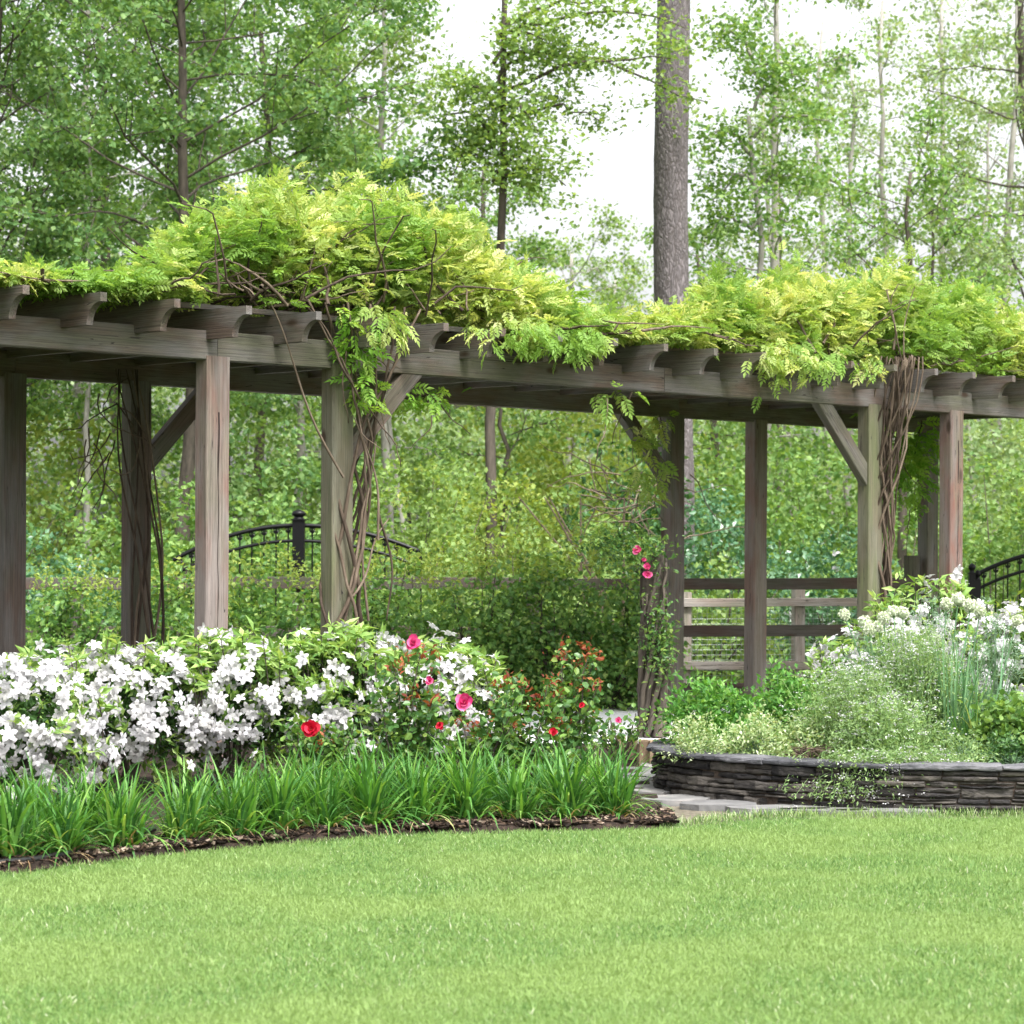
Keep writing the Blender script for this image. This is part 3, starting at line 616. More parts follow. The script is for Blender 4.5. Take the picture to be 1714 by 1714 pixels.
tree(662, 36, 10.5, .09, 3.5, 1.1, 16, 12, .11, M['lf_light'], M['bark_pale'], 'leaning pale grey trunk with thin branches left of the open sky', -.015, 7)
tree(812, 44, 8.2, .12, 4.2, 1.3, 15, 14, .115, M['lf_mid'], M['bark_dark'], 'dark trunk with broken crown between the two patches of sky', .0, 8)
tree(950, 52, 7.6, .13, 2.5, 2.2, 26, 16, .12, M['lf_light'], M['bark_pale'], 'low light green tree left of the big pine trunk', .0, 9)
tree(1262, 40, 11, .12, 3.0, 1.6, 18, 9, .115, M['lf_mid'], M['bark_pale'], 'pale leaning tree right of the big pine trunk', .03, 10)
tree(1195, 48, 7.2, .12, 2.2, 1.5, 18, 12, .12, M['lf_mid'], M['bark_dark'], 'small dark green tree close behind the big pine trunk', .0, 11)
tree(1395, 50, 12, .10, 3.0, 1.7, 18, 7, .12, M['lf_haze'], M['bark_pale'], 'thin pale tree in the sky gap, first beyond the leaning tree', .0, 12)
tree(1480, 46, 11.5, .10, 3.0, 1.7, 18, 8, .115, M['lf_haze'], M['bark_pale'], 'thin forked pale tree over the right wisteria crest', -.01, 13)
tree(1505, 38, 7.2, .09, 4.4, 1.5, 12, 12, .11, M['lf_mid'], M['bark_dark'], 'dark forked sapling in front of the pale thin trees', .03, 14)
tree(1590, 52, 13, .12, 4.0, 2.2, 22, 9, .12, M['lf_haze'], M['bark_pale'], 'tall haze-toned tree near the upper right corner', .0, 15)
tree(1655, 44, 11.5, .11, 3.0, 1.9, 20, 10, .115, M['lf_haze'], M['bark_pale'], 'slim pale tree second from the right edge', .02, 16)
tree(1740, 41, 11, .16, 2.5, 2.1, 24, 12, .115, M['lf_haze'], M['bark_dark'], 'grey-green tree cut by the right edge of the picture', .0, 17)
tree(1030, 60, 8.0, .14, 2.5, 2.0, 18, 12, .13, M['lf_haze'], M['bark_pale'], 'distant pale tree low behind the pine trunk', .0, 18)

# the pine: big trunk, green sprays of a branch crossing it
base = at(1130, 34); PT = thing('pine_tree', 'thick grey pine trunk rising out of frame', 'tree', base, group='woodland trees behind the garden')
tk = MB(); K = 60; z = np.linspace(-.1, 16, K); a = np.arange(28) * 2 * math.pi / 28; rgp = np.random.default_rng(4); V = []
for i, zz in enumerate(z):
    r_ = .25 * (1 - .012 * zz) * (1 + .012 * rgp.normal(0, 1, 28)); xo = -.008 * zz + .03 * math.sin(zz * .8)
    V.append(np.stack([base[0] + xo + r_ * np.cos(a), base[1] + r_ * np.sin(a), np.full(28, zz)], 1))
q = [(i * 28 + j, i * 28 + (j + 1) % 28, (i + 1) * 28 + (j + 1) % 28, (i + 1) * 28 + j) for i in range(K - 1) for j in range(28)]
tk.add(np.concatenate(V), q); tk.obj('trunk', M['pine'], PT, True)
cr = MB(); br = MB(); Cs = []
for i in range(26):
    zz = rgp.uniform(10.8, 15.8); azz = i * 2.4; d = np.array([math.cos(azz), math.sin(azz), .1]); L = rgp.uniform(1.5, 3.2); p0 = np.array([base[0] - .1, base[1], zz]); pts = [p0 + d * L * f + [0, 0, -.25 * f * f * L] for f in np.linspace(0, 1, 6)]
    tube(br, pts, np.linspace(.05, .012, 6), 5); Cs += pts[2:]
Cs = np.array(Cs); cc = np.repeat(Cs, 60, axis=0); leaves(cr, cc + rgp.normal(0, .3, cc.shape) * [1, 1, .5], .16, LEAF1, width=.25, rg=rgp)
br.obj('limbs', M['pine'], PT, True); cr.obj('crown', M['lf_mid'], PT)
# tree in front of pine whose horizontal tiers cross the sky gap (y 60-330, x 860-1170)
def tiers(px, Y, h, r0, label, specs, m, bark, seed, kl=16, leaf=.1):
    rg = np.random.default_rng(seed); base = at(px, Y); th = thing('tree', label, 'tree', base, group='woodland trees behind the garden')
    tk = MB(); K = 10; z = np.linspace(-.1, h, K); tube(tk, np.stack([base[0] + np.cumsum(rg.normal(0, .05, K)) - .05 * np.sin(z * .8), np.full(K, Y), z], 1), np.linspace(r0, r0 * .35, K), 8, .5)
    C = []
    for (x0, y0_, x1, y1_, thick) in specs:
        a = at(x0, Y, zpx(y0_, Y)); b = at(x1, Y - rg.uniform(-.4, .8), zpx(y1_, Y)); K = 9
        pts = np.array([a + (b - a) * f + [0, 0, .22 * math.sin(f * math.pi)] + rg.normal(0, .03, 3) for f in np.linspace(0, 1, K)]); tube(tk, pts, np.linspace(.03, .008, K), 5, .5)
        for k_ in range(2, K):
            for _ in range(3): C.append(pts[k_] + rg.normal(0, 1, 3) * [.18, .3, thick])
    C = np.array(C); cc = np.repeat(C, kl, axis=0); cr = MB(); leaves(cr, cc + rg.normal(0, 1, cc.shape) * [.17, .2, .09], leaf, LEAF1, up=.9, rg=rg)
    tk.obj('trunk', bark, th, True); cr.obj('crown', m, th); return th
tiers(826, 32.6, 9.6, .085, 'small tree with flat leafy tiers reaching across the pine trunk', 
      [(826, 60, 1010, 20, .14), (826, 90, 1175, 165, .12), (826, 160, 1120, 120, .12), (826, 215, 1000, 200, .12), (826, 240, 740, 200, .2), (826, 300, 940, 330, .25), (826, 140, 960, 70, .12), (826, 60, 1140, 45, .1), (826, 280, 750, 290, .25), (826, 180, 900, 240, .2), (826, 100, 905, 80, .1), (826, 250, 760, 245, .15), (826, 300, 900, 290, .15), (826, 190, 745, 165, .1)], M['lf_light'], M['bark_dark'], 31, kl=34, leaf=.075)
tiers(1255, 35, 7.5, .08, 'small tree with open leafy branches right of the pine trunk', 
      [(1255, 260, 1180, 230, .12), (1255, 330, 1345, 300, .12), (1255, 180, 1330, 120, .12), (1255, 300, 1190, 340, .15), (1255, 230, 1380, 220, .1), (1255, 380, 1180, 400, .2), (1255, 380, 1350, 400, .2), (1255, 100, 1190, 60, .1), (1255, 120, 1350, 150, .1)], M['lf_mid'], M['bark_pale'], 32, kl=30, leaf=.075)

# understory, nearest first
SH = [ # px, Y, wd, h, n, leaf, mat, label
 (70, 27.5, 2.6, 1.9, 5200, .07, 'lf_blue', 'glossy dark shrub behind the fence at the far left post'),
 (240, 29, 3.0, 2.9, 5600, .08, 'lf_mid', 'mid green shrub seen between the two back left posts'),
 (160, 28, 2.2, 1.6, 4200, .065, 'lf_blue', 'low glossy shrub right of the far left post'),
 (420, 29.5, 2.6, 2.6, 5200, .08, 'lf_mid', 'green shrub left of the iron railing post'),
 (500, 33, 3.2, 3.6, 6000, .09, 'lf_oak', 'tall dark green shrub behind the iron railing'),
 (690, 30, 2.8, 3.4, 7500, .07, 'lf_light', 'light green shrub just right of the vine-wrapped post'),
 (840, 29, 2.8, 2.0, 6000, .065, 'lf_light', 'fine-leaved light shrub in the middle of the opening'),
 (790, 32.5, 3.2, 3.3, 6200, .08, 'lf_yel', 'taller yellow-green shrub under the back beam'),
 (960, 31.5, 2.8, 2.6, 5200, .07, 'lf_light', 'light shrub with bare twigs left of the middle post'),
 (1060, 33, 2.6, 3.2, 5200, .085, 'lf_dark', 'dark shrub in the hollow beside the middle post'),
 (1215, 31, 2.6, 2.6, 5600, .075, 'lf_blue', 'blue-green shrub between the two middle posts'),
 (1200, 28.5, 2.0, 1.5, 3600, .07, 'lf_light', 'low bright shrub over the pale rails'),
 (1340, 33, 3.0, 3.2, 6200, .08, 'lf_mid', 'green shrub left of the right brace'),
 (1390, 29.5, 2.4, 1.9, 4600, .07, 'lf_blue', 'glossy shrub with white blossom below the right brace'),
 (1520, 31, 2.6, 2.2, 5200, .075, 'lf_mid', 'green shrub between the last two posts'),
 (1660, 30.5, 2.8, 2.8, 6400, .075, 'lf_mid', 'green shrub above the arched gate at the right'),
 (1760, 32, 3.0, 3.4, 6400, .08, 'lf_light', 'light shrub behind the gate at the right edge'),
 (-60, 30, 3.2, 3.2, 5600, .08, 'lf_oak', 'dark shrub at the left edge of the picture'),
]
for i, (px, Y, wd, h, n, lf, mm, lb) in enumerate(SH):
    shrub(px, Y, wd, h * .9, n, lf, M[mm], lb, i, sig=.12, nc=95, flowers=(30 if mm == 'lf_blue' else 0))
SM = [ # small trees behind the shrubs closing the gaps up to y~400
 (30, 36, 4.6, 5.2, 8000, 'lf_yel', 'rounded yellow-green small tree at the left edge'), (330, 38, 4.6, 5.4, 8000, 'lf_mid', 'rounded green small tree behind the left dome'),
 (170, 41, 4.4, 5.6, 7600, 'lf_mid', 'rounded green small tree second from the left'), (560, 40, 4.8, 5.2, 8000, 'lf_light', 'rounded light small tree behind the vine-wrapped post'),
 (730, 38, 4.4, 5.0, 8400, 'lf_light', 'rounded light small tree in the gap beside the dome'), (930, 37, 4.6, 5.3, 9600, 'lf_yel', 'olive small tree left of the pine foot'),
 (1050, 40, 3.8, 5.3, 8000, 'lf_yel', 'olive small tree hard against the pine foot'), (1220, 38, 3.6, 4.9, 6400, 'lf_mid', 'rounded green small tree just right of the pine foot'),
 (1330, 42, 4.2, 4.9, 6400, 'lf_mid', 'rounded green small tree over the right crest'), (1450, 40, 4.4, 4.3, 6800, 'lf_mid', 'rounded green small tree behind the right brace'),
 (1580, 41, 4.4, 4.6, 6800, 'lf_haze', 'pale small tree above the last posts'), (1700, 38, 4.2, 4.8, 7600, 'lf_haze', 'pale small tree at the right edge')]
for i, (px, Y, wd, h, n, mm, lb) in enumerate(SM):
    shrub(px, Y, wd, h * .88, int(n * .95), .10, M[mm], lb, 40 + i, sig=.24, nc=130, name='small_tree', group='small trees behind the shrubs', cat='small tree', bark=M['bark_dark'])
# thin woodland stems scattered behind
rgs = np.random.default_rng(77)
for i, (px, Y, h, m_) in enumerate([(150, 34, 7, 'bark_pale'), (395, 40, 8, 'bark_dark'), (470, 37, 6, 'bark_pale'), (705, 34, 6, 'bark_pale'), (830, 35.5, 4.0, 'bark_dark'), (1415, 44, 10, 'bark_pale'), (1555, 43, 9, 'bark_dark'), (1620, 47, 10, 'bark_pale'), (1345, 46, 10, 'bark_pale'), (1690, 46, 9.5, 'bark_pale'), (1295, 44, 9.5, 'bark_dark')]):
    tree(px, Y, h, .055 + .02 * (i % 3), h * .45, 1.0, 9, 8, .1, M['lf_mid' if px < 1000 else 'lf_haze'], M[m_], ['spindly pale stem left of the back left post', 'spindly dark stem above the left front post', 'spindly pale stem behind the iron railing post', 'spindly pale stem in the left of the central opening', 'short dark stump-like stem in the central opening', 'spindly pale stem in the sky above the right crest', 'spindly dark stem above the last posts', 'spindly pale stem second from the right corner', 'spindly pale stem beyond the leaning pale tree', 'spindly pale stem nearest the right edge', 'spindly dark stem crossing the leaning pale tree'][i], rgs.normal(0, .03), 200 + i, .2, name='sapling')
# far wood
f = MB(); rgf = np.random.default_rng(9); n = 1500
cx = rgf.uniform(-20, 20, n); cy = rgf.uniform(62, 88, n); px = cx / cy * F + CX
top = np.interp(px, [0, 400, 700, 850, 1100, 1300, 1500, 1714], [11.5, 11, 9.0, 6.2, 5.8, 5.2, 5.2, 5.8]) 
C = np.stack([cx, cy, rgf.random(n) ** .8 * top], 1); cc = np.repeat(C, 70, axis=0)
leaves(f, cc + rgf.normal(0, 1, cc.shape) * [.6, .5, .42], .17, LEAF1, rg=rgf)
tag(f.obj('far_wood', M['lf_haze']), 'far woodland closing the view behind the nearer trees', 'woodland', kind='stuff')
# undergrowth mat behind the fence
f = MB(); n = 30000; px = rgf.uniform(-150, 1850, n); Y = rgf.uniform(28, 36, n); p = np.stack([(px - CX) / F * Y, Y, np.abs(rgf.normal(0, .28, n))], 1)
leaves(f, p, .085, LEAF1, rg=rgf); tag(f.obj('undergrowth', M['lf_mid']), 'low leafy undergrowth on the ground beyond the fence', 'undergrowth', kind='stuff')

# ------------------------------------------------------------------ fences
def fence(name, label, A, B, zs, rh, posts, ptop, m, pw_=.13, wire=False):
    A = np.array(A, float); B = np.array(B, float); L = np.linalg.norm(B - A); ang = math.atan2(B[1] - A[1], B[0] - A[0])
    th = thing(name, label, 'fence', (A[0], A[1], 0), ang)
    for z_ in zs:
        nb = max(1, int(L / 2.6)); 
        for k in range(nb): part(timber(L / nb - .006, .04, rh, .004, .002), 'rail', m, (k * L / nb + .003, -.02 - .025, z_ + random.gauss(0, .006)), (0, random.gauss(0, .003), 0), th)
    mm = Matrix(((0, 0, 1, 0), (0, -1, 0, 0), (1, 0, 0, 0), (0, 0, 0, 1))).to_euler()
    for d_, tp in posts: part(timber(tp + .1, pw_, pw_, .008), 'fence_post', m, (d_, .045, -.1), mm, th)
    if wire:
        g = MB(); 
        for x in np.arange(.02, L, .055): tube(g, [(x, -.005, .02), (x, -.005, ptop)], .0022, 3)
        for z_ in np.arange(.05, ptop, .055): tube(g, [(0, -.005, z_), (L, -.005, z_)], .0022, 3)
        part(g, 'wire_mesh', M['wire'], (0, 0, 0), (0, 0, 0), th)
    return th
A = at(-250, 23.6)[:2]; B = at(1540, 26.0)[:2]; LF = np.linalg.norm(B - A)
def dF(px):                              # distance along the fence at an image column
    u = (px - CX) / F; d = (B - A) / LF; s_ = (u * A[1] - A[0]) / (d[0] - u * d[1]); return s_
fence('rail_fence', 'dark brown three-rail fence behind the pergola', A, B, (1.16, .68, .10), .115, [(dF(x), 1.2) for x in (-240, 130, 500, 895)] + [(LF - .07, 1.45)], 1.2, M['fence'])
A2 = at(1140, 27.0)[:2]; B2 = at(1532, 27.7)[:2]
fence('rail_fence', 'rail fence in pale sunlit-toned wood with wire mesh farther back on the right', A2, B2, (.94, .27), .09, [(.06, 1.05), (1.35, 1.09), (2.2, 1.05)], .95, M['fence_sunlit'], .12, True)

# ------------------------------------------------------------------ iron arched railing and gate
def iron(name, label, cat, px0, px1, pk, Y, yend, ypk, drop, posts, pitch=.13, rise_p=2.0):
    th = thing(name, label, cat, at((px0 + px1) / 2, Y)); s = Y / F
    def arc(px): 
        f = np.clip((px - pk) / np.where(px < pk, pk - px0, px1 - pk), -1, 1); e = np.where(px < pk, yend[0], yend[1]); return zpx(ypk + (e - ypk) * np.abs(f) ** rise_p, Y)
    X = np.linspace(px0, px1, 48); g = MB()
    for (off, r_) in ((0, .024), (drop, .018)):
        tube(g, [at(x, Y, float(arc(x)) - off) for x in X], r_, 8)
    g.obj('arched_rail', M['iron'], th, True)
    g = MB(); tube(g, [at(px0, Y, .25), at(px1, Y, .25)], .018, 6); g.obj('bottom_rail', M['iron'], th)
    g = MB()
    x = px0 + pitch / s / 2
    while x < px1:
        zt = float(arc(x)) - drop + .09; b = at(x, Y)
        tube(g, [(b[0], Y, .12), (b[0], Y, zt)], .0085, 6)
        for dx in (-1, 0, 1):                     # spear with two curled side leaves
            tube(g, [(b[0], Y, zt), (b[0] + dx * .022, Y, zt + .02), (b[0] + dx * .026, Y, zt + .045), (b[0] + dx * .008, Y, zt + (.085 if dx == 0 else .05))], [.006, .012, .011, .002], 6)
        tube(g, [(b[0] - .02, Y, zt + .004), (b[0] + .02, Y, zt + .004)], .008, 6)
        x += pitch / s
    g.obj('pickets', M['iron'], th)
    for (px, ytop, r_) in posts:
        b = at(px, Y); zt = zpx(ytop, Y); g = MB(); box(g, b[0] - r_, b[0] + r_, Y - r_, Y + r_, 0, zt - .10)
        box(g, b[0] - r_ * 1.25, b[0] + r_ * 1.25, Y - r_ * 1.25, Y + r_ * 1.25, zt - .10, zt - .085); po = g.obj('iron_post', M['iron'], th)
        g = MB(); zz = np.array([-.085, -.07, -.055, -.045, -.02, 0, .02]); rr = np.array([1, .75, .8, 1.15, 1.2, .9, .05]) * r_ 
        tube(g, [(b[0], Y, zt + a_) for a_ in zz], rr, 14); g.obj('ball_cap', M['iron'], po, True)
    return th
iron('arched_railing', 'black iron arched railing with a capped centre post behind the left posts', 'railing', 290, 705, 500, 27.3, (940, 925), 881, .33 * .5, [(500, 857, .065)])
iron('arched_gate', 'black iron arched gate with spear pickets at the right edge', 'gate', 1637, 1960, 1790, 27.6, (957, 957), 917, .30 * .55, [(1637, 953, .03), (1627, 942, .035)])

# ------------------------------------------------------------------ climbing roses on the fence
def rose_flower(loc, r_, m, face=(0, -1, .35), seed=0, name='rose_flower', parent=None, label=None):
    rg = np.random.default_rng(seed); g = MB(); f = unit(np.array(face, float)); ref = np.array([1., 0, 0]); a1 = unit(np.cross(f, ref)); a2 = np.cross(f, a1)
    PV = []; nu, nv = 4, 4
    for i in range(nu + 1):
        for j in range(nv + 1):
            u = (i / nu - .5) * 2; v_ = j / nv; PV.append((u * .55 * math.sin(math.pi * (.12 + .72 * v_)), v_, .16 * v_ ** 2 * (1) + .12 * u * u))
    PQ = [(i * (nv + 1) + j, (i + 1) * (nv + 1) + j, (i + 1) * (nv + 1) + j + 1, i * (nv + 1) + j + 1) for i in range(nu) for j in range(nv)]
    Rm = []; S = []; P = []
    for ring, (n, open_, sc) in enumerate(((5, 1.25, 1.0), (5, .95, .85), (4, .6, .62), (3, .3, .45))):
        for k in range(n):
            a = k * 2 * math.pi / n + ring * .6 + rg.normal(0, .1); rad = a1 * math.cos(a) + a2 * math.sin(a); o_ = open_ + rg.normal(0, .08)
            d = rad * math.sin(o_) + f * math.cos(o_); nrm = f * math.sin(o_) - rad * math.cos(o_); nrm = nrm + rg.normal(0, .16, 3); d = unit(d + rg.normal(0, .12, 3)); Rm.append(frames(d[None], nrm[None])[0]); S.append(r_ * sc * rg.uniform(.72, 1.15)); P.append(np.array(loc) + rad * r_ * .06)
    scatter(g, PV, PQ, np.array(P), np.array(Rm), np.array(S), rg.random(len(P))); o = g.obj(name, m, parent, True)
    if label: o['label'] = label
    return o
HR = [ # px, wd, top py, bottom z, n
 (110, 1.4, 968, .1, 6200, 'low dark climbing rose on the fence behind the far left post'),
 (265, 1.4, 962, .1, 6000, 'climbing rose on the fence between the left posts'),
 (440, 1.6, 940, .1, 7000, 'climbing rose on the fence below the iron railing post'),
 (640, 1.5, 932, .1, 6400, 'climbing rose on the fence right of the vine-wrapped post'),
 (800, 1.4, 925, .1, 5200, 'dense climbing rose on the fence in the opening'),
 (920, 1.3, 888, .1, 5600, 'tallest climbing rose on the fence, peaking in the opening'),
 (1030, 1.2, 915, .1, 4800, 'climbing rose on the fence next to the dark rose pillar')]
for i, (px, wd, top, z0, n, lb) in enumerate(HR):
    Y = 22.98 + (px / 1540) * 1.6; th = shrub(px, Y, wd, zpx(top, Y) * .95, int(n * 1.1), .058, M['lf_hedge'], lb, 300 + i, sig=.09, nc=120, dep=.7, name='climbing_rose', group='climbing roses on the fence', cat='climbing rose')
    rgx = np.random.default_rng(i)   # upright lighter shoots at the top
    g = MB(); k = 46; bx = rgx.uniform(-wd / 2, wd / 2, k); b = np.stack([at(px, Y)[0] + bx, np.full(k, Y) + rgx.normal(0, .12, k), zpx(top, Y) * (.72 + .22 * np.cos(bx / wd * 2.6)) * rgx.uniform(.85, 1.02, k)], 1)
    P = np.repeat(b, 12, axis=0); hh = np.tile(np.linspace(0, .24, 12), k); P[:, 2] += hh; P[:, :2] += rgx.normal(0, .02, (len(P), 2)); leaves(g, P, .05, LEAF2, rg=rgx, up=.4); g.obj('young_foliage', M['lf_yel'], th)
th = thing('climbing_rose', 'dark rose climbing a rough old pillar with pink flowers', 'climbing rose', at(1094, 20.3), group='climbing roses on the fence')
rgx = np.random.default_rng(60); s = MB(); b0 = at(1094, 20.3)
for j in range(24):
    K = 16; z = np.linspace(0, rgx.uniform(.9, 1.5), K); ph = rgx.uniform(0, 6.28); f = z / 1.5
    tube(s, np.stack([b0[0] + .10 * np.cos(ph + f * 3) + rgx.normal(0, .008, K), b0[1] - .03 + .10 * np.sin(ph + f * 3), z], 1), np.linspace(.026, .009, K), 6, rgx.random())
s.obj('stems', M['bark_dark'], th, True)
s = MB(); 
for (px, py, n, sx, sy) in ((1098, 1070, 560, 14, 32), (1115, 1090, 300, 10, 30), (1060, 925, 700, 30, 16), (1098, 1180, 40, 9, 28), (1030, 905, 300, 30, 12), (1100, 980, 60, 14, 30)):
    P = np.stack([(rgx.normal(px, sx, n) - CX) / F * 20.2, 20.2 + rgx.normal(0, .1, n), ZC + (HY - rgx.normal(py, sy, n)) * 20.2 / F], 1); P = P[P[:, 2] > .03]; leaves(s, P, .05, LEAF2, rg=rgx)
s.obj('foliage', M['lf_rose'], th)
for k, (px, py, r_) in enumerate(((1066, 920, .038), (1083, 948, .034), (1084, 962, .040), (1078, 936, .02))): rose_flower(at(px, 20.0, zpx(py, 20.0)), r_, M['pink'], seed=k, parent=th)
g = timber(1.5, .17, .17, .03, .006); o = part(g, 'pillar', M['bark_dark'], (0, .03, -.05), Matrix(((0, 0, 1, 0), (0, -1, 0, 0), (1, 0, 0, 0), (0, 0, 0, 1))).to_euler(), th)
for k, (px, py, m_) in enumerate(((822, 1048, 'pink'), (745, 1043, 'white_petal'), (828, 972, 'white_petal'), (997, 916, 'pink'))):
    pass

# ------------------------------------------------------------------ azaleas
def az_flower():
    V, Q = [], []
    for k in range(5):
        a = k * 2 * math.pi / 5; c, s_ = math.cos(a), math.sin(a); n = len(V)
        pts = [(.0, .06, -.35), (.0, -.06, -.35), (.34, .27, 0), (.34, -.27, 0), (.70, .32, .12), (.70, -.32, .08), (1.06, .09, -.04), (1.06, -.09, .02)]
        for (x, y, z) in pts: V.append((x * c - y * s_, z, x * s_ + y * c))
        Q += [(n, n + 2, n + 3, n + 1), (n + 2, n + 4, n + 5, n + 3), (n + 4, n + 6, n + 7, n + 5)]
    return np.array(V), Q
AZ = az_flower()
def azalea(px, Y, wd, h, z0, nfl, label, seed, green=1.0, shoots=30, name='azalea', group='white azaleas in flower', dep=.8, flow_lo=.12, fl=.045):
    rg = np.random.default_rng(seed + 900); b = at(px, Y, z0); th = thing(name, label, 'azalea', b, group=group)
    def surf(n, rmin, rmax):
        d = unit(rg.normal(size=(n, 3))); d[:, 2] = d[:, 2] * .8 + .25; d = unit(d); bump = 1 + .13 * np.sin(d[:, 0] * 7 + seed) * np.cos(d[:, 2] * 6 + seed * 2) + .08 * np.sin(d[:, 1] * 9)
        r = rg.uniform(rmin, rmax, n) * bump; P = b + [0, 0, h * .5] + d * r[:, None] * np.array([wd / 2, dep / 2, h * .5]); return P, d
    # inner dark leaves
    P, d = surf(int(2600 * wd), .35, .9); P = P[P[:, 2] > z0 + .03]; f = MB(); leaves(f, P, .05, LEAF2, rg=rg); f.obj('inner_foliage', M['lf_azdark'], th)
    # clustered leaf rosettes
    P, d = surf(int(170 * wd * green), .86, 1.04); k = P[:, 2] > z0 + .06; P, d = P[k], d[k]; f = MB()
    PP = np.repeat(P, 7, axis=0) + rg.normal(0, .012, (len(P) * 7, 3)); leaves(f, PP, .062, LEAF2, rg=rg, out=np.repeat(d, 7, axis=0) + [0, 0, .4], outw=.5, up=.3, width=.8); 
    # upright shoots with whorls of light leaves above the flowers
    s = MB(); 
    for j in range(shoots):
        a = rg.uniform(-.5, .5); c = b + [a * wd, rg.uniform(-.35, .3) * dep, h * (.82 - .9 * a * a)]; L = rg.uniform(.07, .25); tp = c + [rg.normal(0, .03), rg.normal(0, .03), L]
        tube(s, [c - [0, 0, .1], c, tp], [.004, .004, .003], 4); 
        for w_ in np.linspace(.35, 1, 3): 
            n = 7; q = np.repeat((c + (tp - c) * w_)[None], n, axis=0); aa = np.arange(n) * 6.283 / n + rg.random(); o_ = np.stack([np.cos(aa), np.sin(aa), np.full(n, .35)], 1); leaves(f, q, .086, LEAF2, rg=rg, out=o_, outw=1.6, up=.9, width=.75)
    f.obj('foliage', M['lf_azalea'], th)
    # blossom trusses
    P, d = surf(int(nfl * .47), .92, 1.10); k = (P[:, 2] > z0 + flow_lo * h); P, d = P[k], d[k]
    cl = rg.random(len(P)) < .9; P, d = P[cl], d[cl]; m_ = rg.integers(2, 5, len(P)); PP = np.repeat(P, m_, axis=0) + rg.normal(0, .034, (m_.sum(), 3)); dd = unit(np.repeat(d, m_, axis=0) + rg.normal(0, .45, (m_.sum(), 3)) + [0, -.15, -.05])
    nn = rg.normal(size=PP.shape); fl_ = MB(); scatter(fl_, AZ[0], AZ[1], PP, frames(dd, nn), fl * rg.uniform(.8, 1.15, len(PP)), rg.random(len(PP))); fl_.obj('blossoms', M['white_petal'], th)
    for j in range(16):
        a = rg.uniform(-.4, .4); e = b + [a * wd, rg.uniform(-.3, .2) * dep, h * rg.uniform(.5, .8)]; tube(s, [b + rg.normal(0, .04, 3) * [1, 1, 0], b * .5 + e * .5 + rg.normal(0, .04, 3), e], [.012, .009, .004], 5)
    s.obj('stems', M['bark_dark'], th); return th
azalea(20, 14.2, 1.05, .80, .02, 560, 'white azalea at the left edge, flowering down to the ground', 1, .8, 14, dep=.9, flow_lo=.05)
azalea(215, 15.1, 1.0, .85, .02, 520, 'white azalea in front of the back left post', 2, 1.0, 26, flow_lo=.25)
azalea(385, 15.4, 1.0, .88, .02, 480, 'white azalea in front of the pinkish front post', 3, 1.3, 60, flow_lo=.3)
azalea(560, 15.5, .95, .90, .02, 330, 'greener white azalea at the foot of the vine-wrapped post', 4, 1.8, 75, flow_lo=.3)
azalea(735, 15.6, .85, .82, .02, 400, 'white azalea behind the pink roses, last of the row', 5, 1.2, 40, flow_lo=.2)

# ------------------------------------------------------------------ rose bushes
def rosebush(px, Y, wd, h, label, seed, flowers, reds=8, z0=.02):
    rg = np.random.default_rng(seed + 1500); b = at(px, Y, z0); th = thing('rose_bush', label, 'rose bush', b, group='rose bushes in the mulch bed'); s = MB(); f = MB(); rd = MB()
    for j in range(12):
        a = rg.uniform(-.5, .5); tp = b + [a * wd, rg.uniform(-.3, .3) * wd, h * rg.uniform(.6, 1.02)]; K = 7; pts = np.array([b + (tp - b) * t_ + [rg.normal(0, .012), rg.normal(0, .012), .0] for t_ in np.linspace(0, 1, K)]); tube(s, pts, np.linspace(.007, .003, K), 5)
        for t_ in np.linspace(.18 if h > .4 else .5, 1, 12):
            c = b + (tp - b) * t_; n = 9 if h > .4 else 2; q = np.repeat(c[None], n, axis=0) + rg.normal(0, .035 + .02 * (1 - t_), (n, 3)); leaves(f, q, .042, LEAFR, rg=rg, up=.6)
        if j < reds:
            q = np.repeat(tp[None], 16, axis=0) + rg.normal(0, .03, (16, 3)) + [0, 0, .02]; leaves(rd, q, .042, LEAF2, rg=rg, up=.3)
    s.obj('stems', M['bark_dark'], th); f.obj('foliage', M['lf_rose'], th)
    if reds: rd.obj('red_new_leaves', M['lf_red'], th)
    for k, (fx, fy, r_, c, lb) in enumerate(flowers): rose_flower(at(fx, Y - .22, zpx(fy, Y - .22)), r_, M[c], seed=seed * 10 + k, parent=th, label=lb)
rosebush(545, 14.5, .35, .5, 'small rose bush with a single red flower among the azaleas', 1, [(522, 1223, .058, 'red', 'large open red rose')], 2)
rosebush(680, 14.7, .45, .88, 'tall thin rose bush topped by a pink flower and red shoots', 2, [(692, 1077, .048, 'pink', 'pink rose at the top of the bush'), (720, 1141, .026, 'pink', 'small mauve-pink rose'), (737, 1215, .026, 'red', 'dark red bud')], 7)
rosebush(800, 14.6, .5, .62, 'rose bush carrying the large crimson-pink flower', 3, [(779, 1176, .056, 'pink', 'large crimson-pink rose')], 3)
rosebush(880, 14.8, .5, .68, 'rose bush with many rusty red young leaves', 4, [(928, 1226, .03, 'red', None), (975, 1180, .02, 'red', None)], 9)
rosebush(945, 15.3, .40, .86, 'tall rose bush with a rust-red leafy top by the white path', 5, [], 10)
rosebush(1040, 17.3, .5, .36, 'sparse small rose with a pale pink flower in front of the pillar', 6, [(1036, 1205, .026, 'pink', None)], 1)

